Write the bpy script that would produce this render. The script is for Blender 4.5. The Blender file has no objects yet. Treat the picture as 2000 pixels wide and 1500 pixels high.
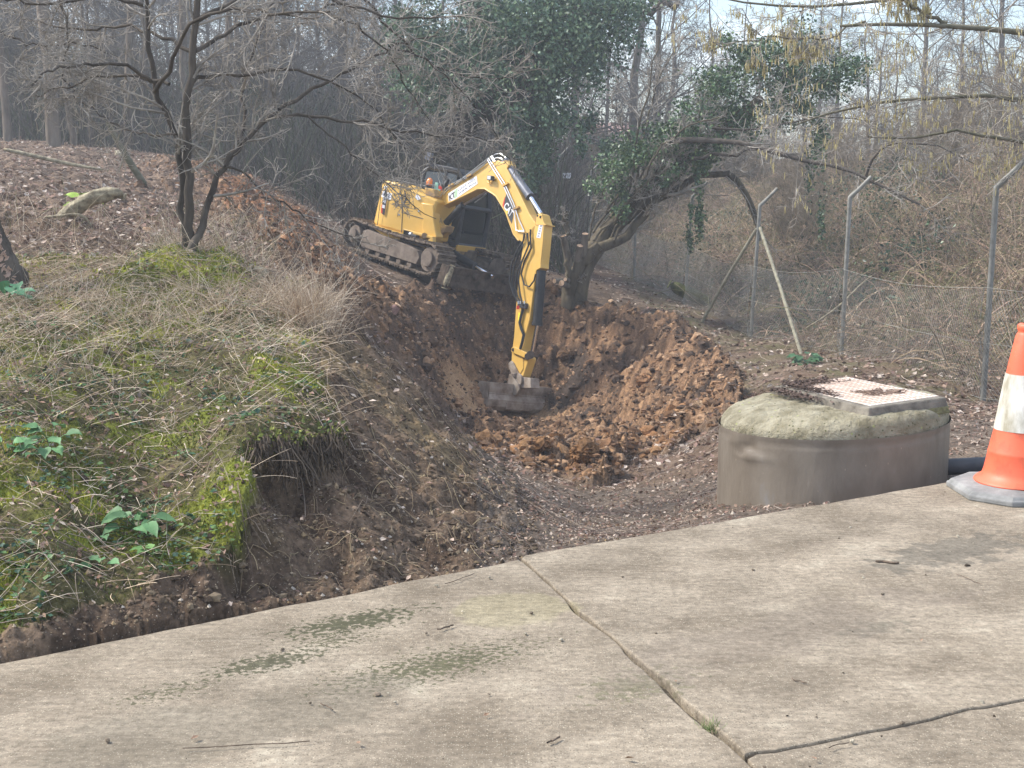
import bpy, math, random
import numpy as np
from mathutils import Matrix, Vector

# ---------------------------------------------------------------- camera
SC = bpy.context.scene
COL = SC.collection
FPX, PITCH, CAMH = 2700.0, math.radians(8.5), 1.55
cam_d = bpy.data.cameras.new('camera'); cam = bpy.data.objects.new('camera', cam_d); COL.objects.link(cam)
cam_d.sensor_width = 36.0; cam_d.lens = FPX / 2000 * 36
cam_d.clip_start = 0.05; cam_d.clip_end = 2000
cam.location = (0, 0, CAMH); cam.rotation_euler = (math.radians(90) - PITCH, 0, 0)
SC.camera = cam

# ---------------------------------------------------------------- world + sun
SUN_AZ, SUN_EL = math.radians(-78), math.radians(46)     # azimuth clockwise from +Y
w = bpy.data.worlds.new('World'); SC.world = w; w.use_nodes = True
nt = w.node_tree; nt.nodes.clear()
N = nt.nodes.new
out = N('ShaderNodeOutputWorld'); bg = N('ShaderNodeBackground'); sky = N('ShaderNodeTexSky')
sky.sky_type = 'NISHITA'; sky.sun_disc = False; sky.sun_elevation = SUN_EL; sky.sun_rotation = SUN_AZ
sky.air_density = 1.0; sky.dust_density = 1.5
tc = N('ShaderNodeTexCoord'); cn = N('ShaderNodeTexNoise'); cn.inputs['Scale'].default_value = 5.0
cn.inputs['Detail'].default_value = 6; cn.inputs['Roughness'].default_value = .55
mp = N('ShaderNodeMapping'); mp.inputs['Scale'].default_value = (1, 1, 2.2); mp.inputs['Location'].default_value = (.3, 1.7, .4)
cr = N('ShaderNodeValToRGB'); cr.color_ramp.elements[0].position = .50; cr.color_ramp.elements[1].position = .66
mx = N('ShaderNodeMix'); mx.data_type = 'RGBA'; mx.inputs['B'].default_value = (10.5, 10.9, 11.6, 1)
nt.links.new(tc.outputs['Generated'], mp.inputs['Vector']); nt.links.new(mp.outputs['Vector'], cn.inputs['Vector'])
nt.links.new(cn.outputs['Fac'], cr.inputs['Fac']); nt.links.new(cr.outputs['Color'], mx.inputs['Factor'])
nt.links.new(sky.outputs['Color'], mx.inputs['A']); nt.links.new(mx.outputs['Result'], bg.inputs['Color'])
bg.inputs['Strength'].default_value = 0.14
nt.links.new(bg.outputs['Background'], out.inputs['Surface'])

sd = bpy.data.lights.new('sun', 'SUN'); sun = bpy.data.objects.new('sun', sd); COL.objects.link(sun)
sd.energy = 3.0; sd.angle = math.radians(8); sd.color = (1, .95, .86)
_dir = Vector((math.sin(SUN_AZ) * math.cos(SUN_EL), math.cos(SUN_AZ) * math.cos(SUN_EL), math.sin(SUN_EL)))
sun.rotation_euler = _dir.to_track_quat('Z', 'Y').to_euler(); sun.location = (-8, 0, 12)
SC.view_settings.view_transform = 'Standard'; SC.view_settings.look = 'None'
SC.view_settings.gamma = 1; SC.view_settings.exposure = 0.98
SC.cycles.max_bounces = 5; SC.cycles.diffuse_bounces = 3; SC.cycles.glossy_bounces = 2
SC.cycles.transmission_bounces = 3; SC.cycles.transparent_max_bounces = 6; SC.cycles.volume_bounces = 0

RS = np.random.RandomState
PCP, PSP = math.cos(PITCH), math.sin(PITCH)
# ---------------------------------------------------------------- pixel <-> world (2000 px wide photograph)
def ray(px, py):
    a = (px - 1000) / FPX; b = (750 - py) / FPX
    return np.array([a, PCP + b * PSP, -PSP + b * PCP])
def at(px, py, Y):
    d = ray(px, py); return np.array([0, 0, CAMH]) + d * (Y / d[1])
def atz(px, py, z=0.0):
    d = ray(px, py); return np.array([0, 0, CAMH]) + d * ((z - CAMH) / d[2])
def atn(px, py, Y):
    px, py, Y = np.broadcast_arrays(np.asarray(px, float), py, Y)
    a = (px - 1000) / FPX; b = (750 - py) / FPX
    dy = PCP + b * PSP; t = Y / dy
    return np.stack([a * t, Y, CAMH + (-PSP + b * PCP) * t], -1)
def proj(P):
    x, y, z = P[..., 0], P[..., 1], P[..., 2] - CAMH
    d = y * PCP - z * PSP; up = y * PSP + z * PCP
    d = np.where(d < .1, .1, d)
    return 1000 + FPX * x / d, 750 - FPX * up / d

# ---------------------------------------------------------------- noise
def _h(ix, iy, s):
    n = (ix.astype(np.int64) * 374761393 + iy.astype(np.int64) * 668265263 + s * 1442695041) & 0xffffffff
    n = ((n ^ (n >> 13)) * 1274126177) & 0xffffffff
    return ((n ^ (n >> 16)) & 0xffff) / 65535.0
def vnoise(x, y, s=0):
    ix = np.floor(x); iy = np.floor(y); fx = x - ix; fy = y - iy
    fx = fx * fx * (3 - 2 * fx); fy = fy * fy * (3 - 2 * fy)
    a = _h(ix, iy, s); b = _h(ix + 1, iy, s); c = _h(ix, iy + 1, s); d = _h(ix + 1, iy + 1, s)
    return (a + (b - a) * fx) * (1 - fy) + (c + (d - c) * fx) * fy
def fbm(x, y, sc, o=4, s=0, g=.5):
    r = 0; a = 1; t = 0; x = x / sc; y = y / sc
    for i in range(o):
        r = r + a * vnoise(x, y, s + i * 17); t += a; a *= g; x = x * 2.03 + 5.1; y = y * 2.03 + 1.7
    return r / t
def cells(x, y, sc, s=0):
    """dome height of lumps, 0..1"""
    x = x / sc; y = y / sc; ix = np.floor(x); iy = np.floor(y); best = np.zeros_like(x)
    for dx in (-1, 0, 1):
        for dy in (-1, 0, 1):
            jx = ix + dx; jy = iy + dy
            cx = jx + _h(jx, jy, s); cy = jy + _h(jx, jy, s + 5); rr = .35 + .45 * _h(jx, jy, s + 9)
            d2 = ((x - cx) ** 2 + (y - cy) ** 2) / rr ** 2
            best = np.maximum(best, np.sqrt(np.clip(1 - d2, 0, 1)) * rr)
    return best

# ---------------------------------------------------------------- objects
def meta(o, label=None, cat=None, group=None, kind=None):
    if label: o['label'] = label
    if cat: o['category'] = cat
    if group: o['group'] = group
    if kind: o['kind'] = kind
    return o
def link(name, data, parent=None, mat=None):
    o = bpy.data.objects.new(name, data); COL.objects.link(o)
    if parent is not None: o.parent = parent
    if mat is not None:
        for m in (mat if isinstance(mat, (list, tuple)) else [mat]): data.materials.append(m)
    return o
def empty(name, loc, label, cat, group=None, M=None):
    o = bpy.data.objects.new(name, None); COL.objects.link(o); o.empty_display_size = .2
    if M is not None: o.matrix_world = M
    else: o.location = tuple(loc)
    return meta(o, label, cat, group)
def npmesh(name, V, F, smooth=False, col=None, mi=None):
    V = np.asarray(V, np.float32); me = bpy.data.meshes.new(name)
    Fs = F if isinstance(F, list) else [F]
    Fs = [np.asarray(f, np.int32) for f in Fs if len(f)]
    tot = sum(f.size for f in Fs); np_ = sum(len(f) for f in Fs)
    me.vertices.add(len(V)); me.vertices.foreach_set('co', V.ravel())
    me.loops.add(tot); me.loops.foreach_set('vertex_index', np.concatenate([f.ravel() for f in Fs]))
    me.polygons.add(np_)
    sizes = np.concatenate([np.full(len(f), f.shape[1], np.int32) for f in Fs])
    st = np.zeros(np_, np.int32); st[1:] = np.cumsum(sizes)[:-1]
    me.polygons.foreach_set('loop_start', st)
    me.polygons.foreach_set('use_smooth', np.full(np_, smooth))
    if mi is not None: me.polygons.foreach_set('material_index', np.asarray(mi, np.int32))
    me.update(calc_edges=True)
    if col is not None:
        a = me.attributes.new('Col', 'FLOAT_COLOR', 'POINT')
        c = np.ones((len(V), 4), np.float32); c[:, :3] = col; a.data.foreach_set('color', c.ravel())
    return me

# ---------------------------------------------------------------- materials
def mat(name, c1, c2=None, scale=8.0, rough=.8, metal=0.0, bump=0.0, bscale=None, c3=None, detail=5, attr=False,
        pos=(.35, .65), dist=.01, spec=.35, flecks=None, transl=None, coat=0, aspect=None):
    m = bpy.data.materials.new(name); m.use_nodes = True; t = m.node_tree; L = t.links.new
    b = t.nodes['Principled BSDF']; b.inputs['Roughness'].default_value = rough; b.inputs['Metallic'].default_value = metal
    b.inputs['Specular IOR Level'].default_value = spec; b.inputs['Coat Weight'].default_value = coat
    co = t.nodes.new('ShaderNodeTexCoord').outputs['Object']
    if aspect:
        mm = t.nodes.new('ShaderNodeMapping'); mm.inputs['Scale'].default_value = aspect; L(co, mm.inputs['Vector']); co = mm.outputs['Vector']
    if c2 is None and not attr:
        b.inputs['Base Color'].default_value = (*c1, 1); colout = None
    else:
        n = t.nodes.new('ShaderNodeTexNoise'); n.inputs['Scale'].default_value = scale; n.inputs['Detail'].default_value = detail
        n.inputs['Roughness'].default_value = .6; L(co, n.inputs['Vector'])
        r = t.nodes.new('ShaderNodeValToRGB'); e = r.color_ramp.elements; e[0].position, e[1].position = pos
        e[0].color = (*c1, 1); e[1].color = (*(c2 or c1), 1)
        if c3: k = e.new(min(1, pos[1] + .12)); k.color = (*c3, 1)
        L(n.outputs['Fac'], r.inputs['Fac']); colout = r.outputs['Color']
        if attr:
            a = t.nodes.new('ShaderNodeAttribute'); a.attribute_name = 'Col'
            q = t.nodes.new('ShaderNodeMix'); q.data_type = 'RGBA'; q.blend_type = 'MULTIPLY'; q.inputs['Factor'].default_value = 1
            L(a.outputs['Color'], q.inputs['A']); L(colout, q.inputs['B']); colout = q.outputs['Result']
    if flecks:       # (scale, threshold, colour): small scattered chips, stones, dead leaf bits
        for sc_, th_, fc in flecks:
            v = t.nodes.new('ShaderNodeTexVoronoi'); v.inputs['Scale'].default_value = sc_; L(co, v.inputs['Vector'])
            lt = t.nodes.new('ShaderNodeMath'); lt.operation = 'LESS_THAN'; lt.inputs[1].default_value = th_
            L(v.outputs['Distance'], lt.inputs[0])
            sx = t.nodes.new('ShaderNodeSeparateColor'); L(v.outputs['Color'], sx.inputs['Color'])
            g = t.nodes.new('ShaderNodeMath'); g.operation = 'GREATER_THAN'; g.inputs[1].default_value = .55; L(sx.outputs['Red'], g.inputs[0])
            ml = t.nodes.new('ShaderNodeMath'); ml.operation = 'MULTIPLY'; L(lt.outputs[0], ml.inputs[0]); L(g.outputs[0], ml.inputs[1])
            q = t.nodes.new('ShaderNodeMix'); q.data_type = 'RGBA'; q.inputs['B'].default_value = (*fc, 1)
            L(ml.outputs[0], q.inputs['Factor']); L(colout, q.inputs['A']); colout = q.outputs['Result']
    if colout is not None: L(colout, b.inputs['Base Color'])
    if bump:
        n2 = t.nodes.new('ShaderNodeTexNoise'); n2.inputs['Scale'].default_value = bscale or scale * 3; n2.inputs['Detail'].default_value = 6
        n2.inputs['Roughness'].default_value = .65; L(co, n2.inputs['Vector'])
        bp = t.nodes.new('ShaderNodeBump'); bp.inputs['Strength'].default_value = bump; bp.inputs['Distance'].default_value = dist
        L(n2.outputs['Fac'], bp.inputs['Height']); L(bp.outputs['Normal'], b.inputs['Normal'])
    if transl:
        tr = t.nodes.new('ShaderNodeBsdfTranslucent'); ms = t.nodes.new('ShaderNodeMixShader'); ms.inputs['Fac'].default_value = transl
        if colout is not None: L(colout, tr.inputs['Color'])
        else: tr.inputs['Color'].default_value = (*c1, 1)
        L(b.outputs[0], ms.inputs[1]); L(tr.outputs[0], ms.inputs[2]); L(ms.outputs[0], t.nodes['Material Output'].inputs['Surface'])
    return m

# ---------------------------------------------------------------- hard-surface builder
class MB:
    def __init__(s): s.V = []; s.F = []; s.m = []; s.cur = 0
    def add(s, V, F):
        o = len(s.V); s.V += [tuple(map(float, v)) for v in V]; s.F += [[i + o for i in f] for f in F]; s.m += [s.cur] * len(F); return s
    def box(s, c, d, R=None):
        c = np.array(c, float); V = []
        for x in (-.5, .5):
            for y in (-.5, .5):
                for z in (-.5, .5):
                    v = np.array([x * d[0], y * d[1], z * d[2]])
                    if R is not None: v = np.array(R) @ v
                    V.append(c + v)
        return s.add(V, [(0, 1, 3, 2), (4, 6, 7, 5), (0, 4, 5, 1), (2, 3, 7, 6), (0, 2, 6, 4), (1, 5, 7, 3)])
    def prism(s, A, B):
        n = len(A)
        return s.add(list(A) + list(B), [list(range(n))[::-1], list(range(n, 2 * n))] + [(i, (i + 1) % n, n + (i + 1) % n, n + i) for i in range(n)])
    def tube(s, P, r, n=8, cap=True):
        P = np.array(P, float); r = np.full(len(P), r) if np.isscalar(r) else np.array(r); o = len(s.V); up = np.array([0, 0, 1.]); V = []
        pu = None
        for i, p in enumerate(P):
            t = P[min(i + 1, len(P) - 1)] - P[max(i - 1, 0)]; t /= max(1e-9, np.linalg.norm(t))
            if pu is None: pu = np.cross(t, up if abs(t[2]) < .9 else np.array([1., 0, 0]))
            u = pu - t * (pu @ t); u /= max(1e-9, np.linalg.norm(u)); v = np.cross(t, u); pu = u
            for k in range(n):
                a = 2 * math.pi * k / n; V.append(p + r[i] * (u * math.cos(a) + v * math.sin(a)))
        F = [(i * n + k, i * n + (k + 1) % n, (i + 1) * n + (k + 1) % n, (i + 1) * n + k) for i in range(len(P) - 1) for k in range(n)]
        if cap: F += [list(range(n))[::-1], [(len(P) - 1) * n + k for k in range(n)]]
        return s.add(V, F)
    def lathe(s, prof, c=(0, 0, 0), n=48, sq=None):
        V = []; m = len(prof)
        for r, z in prof:
            for k in range(n):
                a = 2 * math.pi * k / n; V.append((c[0] + r * math.cos(a), c[1] + r * math.sin(a), c[2] + z))
        F = [(i * n + k, i * n + (k + 1) % n, (i + 1) * n + (k + 1) % n, (i + 1) * n + k) for i in range(m - 1) for k in range(n)]
        return s.add(V, F)
    def build(s, name, mt, parent=None, bevel=0, smooth=False, seg=2, off=None, angle=35):
        V = np.array(s.V, float)
        if off is not None: V = V - np.array(off)
        me = bpy.data.meshes.new(name); me.from_pydata([tuple(v) for v in V], [], s.F); me.update()
        o = link(name, me, parent, mt)
        me.polygons.foreach_set('material_index', s.m)
        if bevel:
            b = o.modifiers.new('bevel', 'BEVEL'); b.width = bevel; b.segments = seg; b.limit_method = 'ANGLE'; b.angle_limit = math.radians(40)
        if smooth:
            me.polygons.foreach_set('use_smooth', [True] * len(me.polygons))
            ok = me.set_sharp_from_angle(angle=math.radians(angle))
        return o

# ---------------------------------------------------------------- branch growing, vectorised
def nrm(v): return v / np.maximum(1e-9, np.linalg.norm(v, axis=-1, keepdims=True))
def limbs(paths, K=12, seed=0, jit=.0):
    """paths: list of (points, r0, r1) -> P (N,K,3), R (N,K)"""
    rg = RS(seed); P = []; R = []
    for pts, r0, r1 in paths:
        pts = np.array(pts, float); d = np.r_[0, np.cumsum(np.linalg.norm(np.diff(pts, axis=0), axis=1))]; t = np.linspace(0, d[-1], K)
        # smooth interpolation (Catmull-ish through finer linear + blur)
        q = np.stack([np.interp(t, d, pts[:, i]) for i in range(3)], 1)
        for _ in range(2): q[1:-1] = .25 * q[:-2] + .5 * q[1:-1] + .25 * q[2:]
        q[1:] += rg.randn(K - 1, 3) * jit
        P.append(q); R.append(r0 + (r1 - r0) * np.linspace(0, 1, K) ** .8)
    return np.array(P), np.array(R)
def grow(P, R, n, rg, t0=.2, t1=1., L=(.3, .6), ang=(30, 70), wig=.15, trop=.05, K=6, rr=.5, rmin=.0015, end=.35, absL=False, bias=None):
    Np, Kp, _ = P.shape; idx = np.repeat(np.arange(Np), n) if np.isscalar(n) else np.repeat(np.arange(Np), n)
    M = len(idx); t = rg.uniform(t0, t1, M) * (Kp - 1.001); i = t.astype(int); f = (t - i)[:, None]
    a = P[idx, i]; b = P[idx, i + 1]; pos = a + (b - a) * f; tan = nrm(b - a)
    rad = R[idx, i] + (R[idx, i + 1] - R[idx, i]) * f[:, 0]
    plen = np.linalg.norm(np.diff(P, axis=1), axis=2).sum(1)[idx]
    per = nrm(np.cross(tan, rg.randn(M, 3))); an = np.radians(rg.uniform(ang[0], ang[1], M))[:, None]
    d = nrm(np.cos(an) * tan + np.sin(an) * per)
    Ln = rg.uniform(L[0], L[1], M) * (1 if absL else plen * (1 - .45 * t / Kp))
    Q = np.empty((M, K, 3)); Q[:, 0] = pos; st = (Ln / (K - 1))[:, None]
    cur = rg.randn(M, 3) * wig * .5
    for k in range(1, K):
        cur = cur * .7 + rg.randn(M, 3) * wig * .6
        d = nrm(d + cur + np.array([0, 0, trop]) + (0 if bias is None else np.array(bias)))
        Q[:, k] = Q[:, k - 1] + d * st
    r0 = np.maximum(rad * rr, rmin)
    Rr = r0[:, None] * (1 - (1 - end) * np.linspace(0, 1, K)[None, :]); Rr = np.maximum(Rr, rmin * .8)
    return Q, Rr
def tubes(P, R, S=3):
    Nn, K, _ = P.shape
    T = np.empty_like(P); T[:, 1:-1] = P[:, 2:] - P[:, :-2]; T[:, 0] = P[:, 1] - P[:, 0]; T[:, -1] = P[:, -1] - P[:, -2]; T = nrm(T)
    ref = np.where(np.abs(T[:, :, 2:3].mean(1, keepdims=True)) > .8, np.array([[[1., .1, 0]]]), np.array([[[.05, .02, 1.]]]))
    U = nrm(np.cross(T, np.broadcast_to(ref, T.shape))); W = np.cross(T, U)
    a = 2 * np.pi * np.arange(S) / S
    V = P[:, :, None] + R[:, :, None, None] * (U[:, :, None] * np.cos(a)[:, None] + W[:, :, None] * np.sin(a)[:, None])
    base = (np.arange(Nn) * K * S)[:, None, None]; k = (np.arange(K - 1) * S)[None, :, None]; s = np.arange(S)[None, None, :]; s2 = (s + 1) % S
    F = np.stack([base + k + s, base + k + s2, base + k + S + s2, base + k + S + s], -1).reshape(-1, 4)
    return V.reshape(-1, 3), F
class Soup:
    """joins many vertex/face arrays of one part"""
    def __init__(s): s.V = []; s.F = {3: [], 4: []}; s.C = []; s.n = 0
    def add(s, V, F, c=None):
        F = np.asarray(F); s.F[F.shape[1]].append(F + s.n); s.V.append(V); s.n += len(V)
        if c is not None: s.C.append(np.broadcast_to(np.asarray(c, float), (len(V), 3)))
        return s
    def build(s, name, mt, parent=None, off=(0, 0, 0), smooth=False):
        V = np.concatenate(s.V) - np.array(off)
        F = [np.concatenate(f) for f in s.F.values() if f]
        me = npmesh(name, V, F, smooth, np.concatenate(s.C) if s.C else None)
        return link(name, me, parent, mt)
def leaves(C, size, rg, flat=.0, asp=.6, droop=0., nrmv=None, fold=.25):
    """leaf blades: 4 verts folded kite each. C (N,3), size (N,)"""
    n = len(C); a = nrm(rg.randn(n, 3) * np.array([1, 1, 1 - flat]) + np.array([0, 0, -droop])); b = nrm(np.cross(a, rg.randn(n, 3) * (1 - flat) + np.array([0, 0, 1.]) * flat * 3))
    if nrmv is not None:
        nn = nrm(nrmv + rg.randn(n, 3) * .35); a = nrm(np.cross(nn, rg.randn(n, 3))); b = np.cross(nn, a)
    c = np.cross(a, b); s = size[:, None]
    V = np.stack([C - a * s * .5, C + b * s * asp * .5 + c * s * fold * .3 - a * s * .1, C + a * s * .5, C - b * s * asp * .5 + c * s * fold * .3 - a * s * .1], 1).reshape(-1, 3)
    i = (np.arange(n) * 4)[:, None]
    F = np.concatenate([i + np.array([[0, 1, 2]]), i + np.array([[0, 2, 3]])])
    return V, F
# ================================================================= TERRAIN
_pts = []
def _p(px, py, Y): q = at(px, py, Y); _pts.append((px, Y, q[2]))
def _z(px, py, z): q = atz(px, py, z); _pts.append((px, q[1], z))
def _w(px, Y, z): _pts.append((px, Y, z))
for a in [(-150,1335,0),(0,1292,.0),(130,1262,0),(260,1232,0),(400,1205,0),(500,1182,0),(620,1160,-.01),(750,1135,-.02),(880,1110,-.03),(1000,1095,-.05),(1200,1050,-.07),(1400,1010,-.13),(1600,980,-.16),(1900,925,-.2),(2150,885,-.22)]: _z(*a)
for px in (-300, 0, 300, 600, 900, 1200, 1600, 2000, 2400): _w(px, 2.5, -.3); _w(px, 1.0, -.3)
for a in [(-200,1200,4.6),(-200,1000,5.1),(-200,850,5.8),(-200,700,6.9),(-200,600,8),(-200,500,9.6),(-200,400,12.5),(-200,340,17),(-200,290,24),(-200,265,32),
 (100,1180,4.52),(100,1100,4.74),(100,950,5.2),(100,850,5.7),(100,700,6.8),(100,600,8),(100,500,9.5),(100,420,12.5),(100,350,17),(100,305,24),(100,285,31),
 (300,1160,4.72),(300,1080,5.0),(300,1000,5.4),(300,900,5.9),(300,800,6.5),(300,700,7.2),(300,600,8.1),(300,528,8.9),(300,508,9.2),(300,490,10.6),(300,430,14),(300,370,19),(300,325,26),(300,300,34),
 (420,1150,4.83),(460,1100,4.93),(470,1000,5.15),(480,900,5.45),(500,840,5.75),(500,780,6.1),(500,700,6.9),(500,620,7.9),(520,560,8.8),(520,520,10.5),(520,480,13),(500,400,19),(480,350,25),(500,325,33),
 (625,860,5.85),(600,740,6.6),(620,640,7.8),(640,598,8.4),(560,1110,5.0),(560,950,5.42),(560,1050,5.15),(600,1130,5.1),(540,900,5.62),
 (700,1050,5.38),(700,950,5.85),(700,850,6.4),(700,750,7.2),(680,680,8.0),(660,620,8.6),
 (800,1050,5.6),(800,950,6.2),(800,850,6.9),(800,780,7.6),(780,720,8.2),(900,1040,5.85),(900,1000,6.1),(900,920,6.8),(885,850,7.6),(960,950,6.9),(980,1020,6.2),
 (600,530,14),(600,480,18),(600,420,24),(600,370,30),(600,345,36),(680,560,17),(700,600,16),(700,520,20),(690,480,23),(680,440,27),(700,400,32),(720,370,38),
 (1100,900,14),(1100,950,11.5),(1100,1000,9),(1150,1050,7),(950,850,17.5),(900,800,17.6),(850,720,17.9),(900,720,19.2),(925,780,19.0),(1000,850,18.8),(1100,850,18.4),(780,650,17),(780,600,19),(850,640,19.6),
 (940,700,21.2),(940,640,21.5),(1000,650,21.6),(1000,720,21.4),(1000,800,21.1),(1050,820,20.3),(1100,800,20.4),(1100,700,21.3),(1100,620,21.7),(1120,588,22.0),
 (1250,850,17.4),(1200,780,19.4),(1250,700,20.3),(1200,640,21.0),(1300,650,20.2),(1300,620,21.2),(1400,720,17.5),(1420,760,16),(1350,780,17),(1400,830,14.3),(1300,900,12.5),(1350,950,10),(1380,1000,7.8),
 (1250,600,23),(1250,550,27),(1200,520,31),(1200,480,36),(1100,480,33),(1000,480,31),(900,440,34),(800,400,36),
 (1920,780,13),(1643,695,17.4),(1467,660,20.8),(1338,602,24),(1238,555,28),(1155,512,32),(1085,485,36),
 (1700,650,18.8),(1900,700,15.2),(1900,600,18),(1900,500,21),(1900,400,25),(1900,330,29),(1700,560,22),(1700,480,26),(1700,400,30),(1700,350,35),
 (1500,560,26),(1500,480,31),(1500,400,36),(1500,355,41),(1350,520,30),(1350,450,36),(1350,385,42),(1200,430,42),(1200,385,47),(1050,430,40),
 (2150,900,7.2),(1950,880,8.6),(1950,820,10.6),(1780,860,9.6),(1560,900,9.6),(1500,740,14.5),(1650,740,13.8),(1600,720,15.2),(2200,780,12.5),(2200,600,17),(2200,450,22),(2200,330,28),(1450,960,8.2),(1450,850,11.6)]: _p(*a)
# the excavator stands on this bench
for a in [(720,22.6,.16),(780,22.0,.08),(835,21.5,-.10),(860,22.7,-.05),(900,22.4,-.25),(960,22.8,-.32),(880,23.8,-.02),(930,24.0,-.2),(800,24.0,.18),(760,21.2,.0),(830,20.7,-.22)]: _w(*a)
for a in [(950,20.2,-2.0),(1000,20.2,-2.0),(1060,20.0,-1.98),(1100,20.6,-1.9),(950,19.6,-1.93),(900,21.0,-.75),(930,21.1,-.95)]: _w(*a)
# ground hidden behind the bank's crest falls away to the pit
for a in [(650,10.0,.35),(700,10.3,-.05),(760,10.2,-.15),(850,10,-.35),(930,9.3,-.3),(700,13,-.2),(800,13,-.75),(900,13,-1.05),(1000,12,-.95),(600,11,.5),(1000,15,-1.5),(1000,17,-1.8),(900,15,-1.3),(800,15.4,-.75)]: _w(*a)
for px in (-400, 0, 400, 800, 1200, 1600, 2000, 2400):
    _w(px, 60, 2.3 + (.5 if px < 500 else 0)); _w(px, 90, 2.6); _w(px, 150, 3.0)
for Y, z in ((5, -.1), (8, .5), (12, 1.0), (20, 1.5), (30, 2.0)): _w(-900, Y, z + .1); _w(-1800, Y, z + .2)
for Y, z in ((6, -.2), (10, -.2), (15, .2), (22, 1.2), (30, 2.2)): _w(3000, Y, z); _w(4000, Y, z + .2)
_pts = np.array(_pts)
def _uv(px, Y): return np.stack([(np.asarray(px) - 1000) / 1000 * 2.2, np.log(np.maximum(Y, .6)) * 2.6], -1)
_C = _uv(_pts[:, 0], _pts[:, 1])
def _k(d2): return np.sqrt(d2 + .012)
_A = np.zeros((len(_C) + 3,) * 2); _D = ((_C[:, None] - _C[None]) ** 2).sum(-1); _NC = len(_C)
_A[:_NC, :_NC] = -_k(_D) + np.eye(_NC) * .05
_A[:_NC, _NC] = 1; _A[:_NC, _NC + 1:] = _C; _A[_NC, :_NC] = 1; _A[_NC + 1:, :_NC] = _C.T
_Wt = np.linalg.solve(_A, np.r_[_pts[:, 2], 0, 0, 0])
def rbf(px, Y):
    Q = _uv(px, Y).reshape(-1, 2); o = np.empty(len(Q))
    for i in range(0, len(Q), 40000):
        q = Q[i:i + 40000]; d2 = ((q[:, None, :] - _C[None]) ** 2).sum(-1)
        o[i:i + 40000] = -_k(d2) @ _Wt[:_NC] + _Wt[_NC] + q @ _Wt[_NC + 1:]
    return o
def inpoly(px, py, poly):
    poly = np.array(poly, float); r = np.zeros(np.shape(px), bool); j = len(poly) - 1
    for i in range(len(poly)):
        xi, yi = poly[i]; xj, yj = poly[j]
        c = ((yi > py) != (yj > py)) & (px < (xj - xi) * (py - yi) / (yj - yi + 1e-9) + xi); r ^= c; j = i
    return r
# slab edge line (world): two bays
E0, E1, E2, E3 = atz(0, 1295), atz(985, 1100), atz(1020, 1086), atz(1860, 941)
def edge_side(X, Y):
    """>0 on the soil side of the concrete edge"""
    def s(A, B): t = (B - A)[:2]; n = np.array([-t[1], t[0]]) / np.hypot(*t); return (X - A[0]) * n[0] + (Y - A[1]) * n[1]
    return np.where(X < (E1[0] + E2[0]) / 2, s(E0, E1), s(E2, E3))
CLAY = [(600,545),(680,565),(780,575),(860,560),(1000,545),(1090,575),(1150,600),(1200,620),(1330,640),(1440,735),(1440,810),(1330,862),(1240,905),(1180,965),(1110,935),(1000,905),(935,880),(890,800),(800,725),(650,600)]
TRAIL = [(300,315),(430,345),(510,372),(600,430),(680,520),(700,600),(600,600),(560,520),(470,440),(380,380),(330,350)]
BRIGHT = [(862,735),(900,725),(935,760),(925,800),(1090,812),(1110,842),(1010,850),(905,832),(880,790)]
MOUND = [(-400,520),(120,500),(330,485),(470,510),(560,560),(640,590),(625,680),(640,780),(672,860),(600,880),(505,872),(492,960),(485,1040),(455,1110),(330,1150),(200,1200),(-400,1330)]
HUMP = [(205,560),(235,525),(290,508),(340,503),(420,512),(470,535),(490,570),(440,568),(380,548),(330,545),(270,560)]
SPOIL = [(-300,260),(60,265),(330,310),(420,380),(360,430),(300,440),(150,450),(-300,440)]
def soft(px, py, poly, w=14, s=3):
    j = fbm(px, py, 60, 3, s) * 2 - 1; k = fbm(px, py, 55, 3, s + 90) * 2 - 1
    a = np.zeros(np.shape(px))
    for dx, dy in ((0, 0), (w, 0), (-w, 0), (0, w * .6), (0, -w * .6)): a = a + inpoly(px + dx + j * w * 1.6, py + dy + k * w, poly)
    return a / 5
def zones(X, Y, zb):
    px, py = proj(np.stack([X, Y, zb], -1))
    far = Y > 10.2
    clay = soft(px, py, CLAY) * (Y > 11) * (Y < 24.2); trail = soft(px, py, TRAIL, 20) * (Y > 10.5) * (Y < 32)
    mound = soft(px, py, MOUND, 9) * (Y < 12.5)
    cut = ((px > 440) & (px < 1010) & (~(mound > .5)) & (Y < 9.2)).astype(float) * (edge_side(X, Y) > -.1)
    near_left = (Y < 6.2) & (px < 520)
    cut = np.maximum(cut, ((mound < .5) & near_left).astype(float))
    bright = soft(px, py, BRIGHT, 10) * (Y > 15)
    spoil = soft(px, py, SPOIL, 22) * (Y > 11)
    return px, py, clay, trail, mound, cut, bright, spoil
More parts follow.
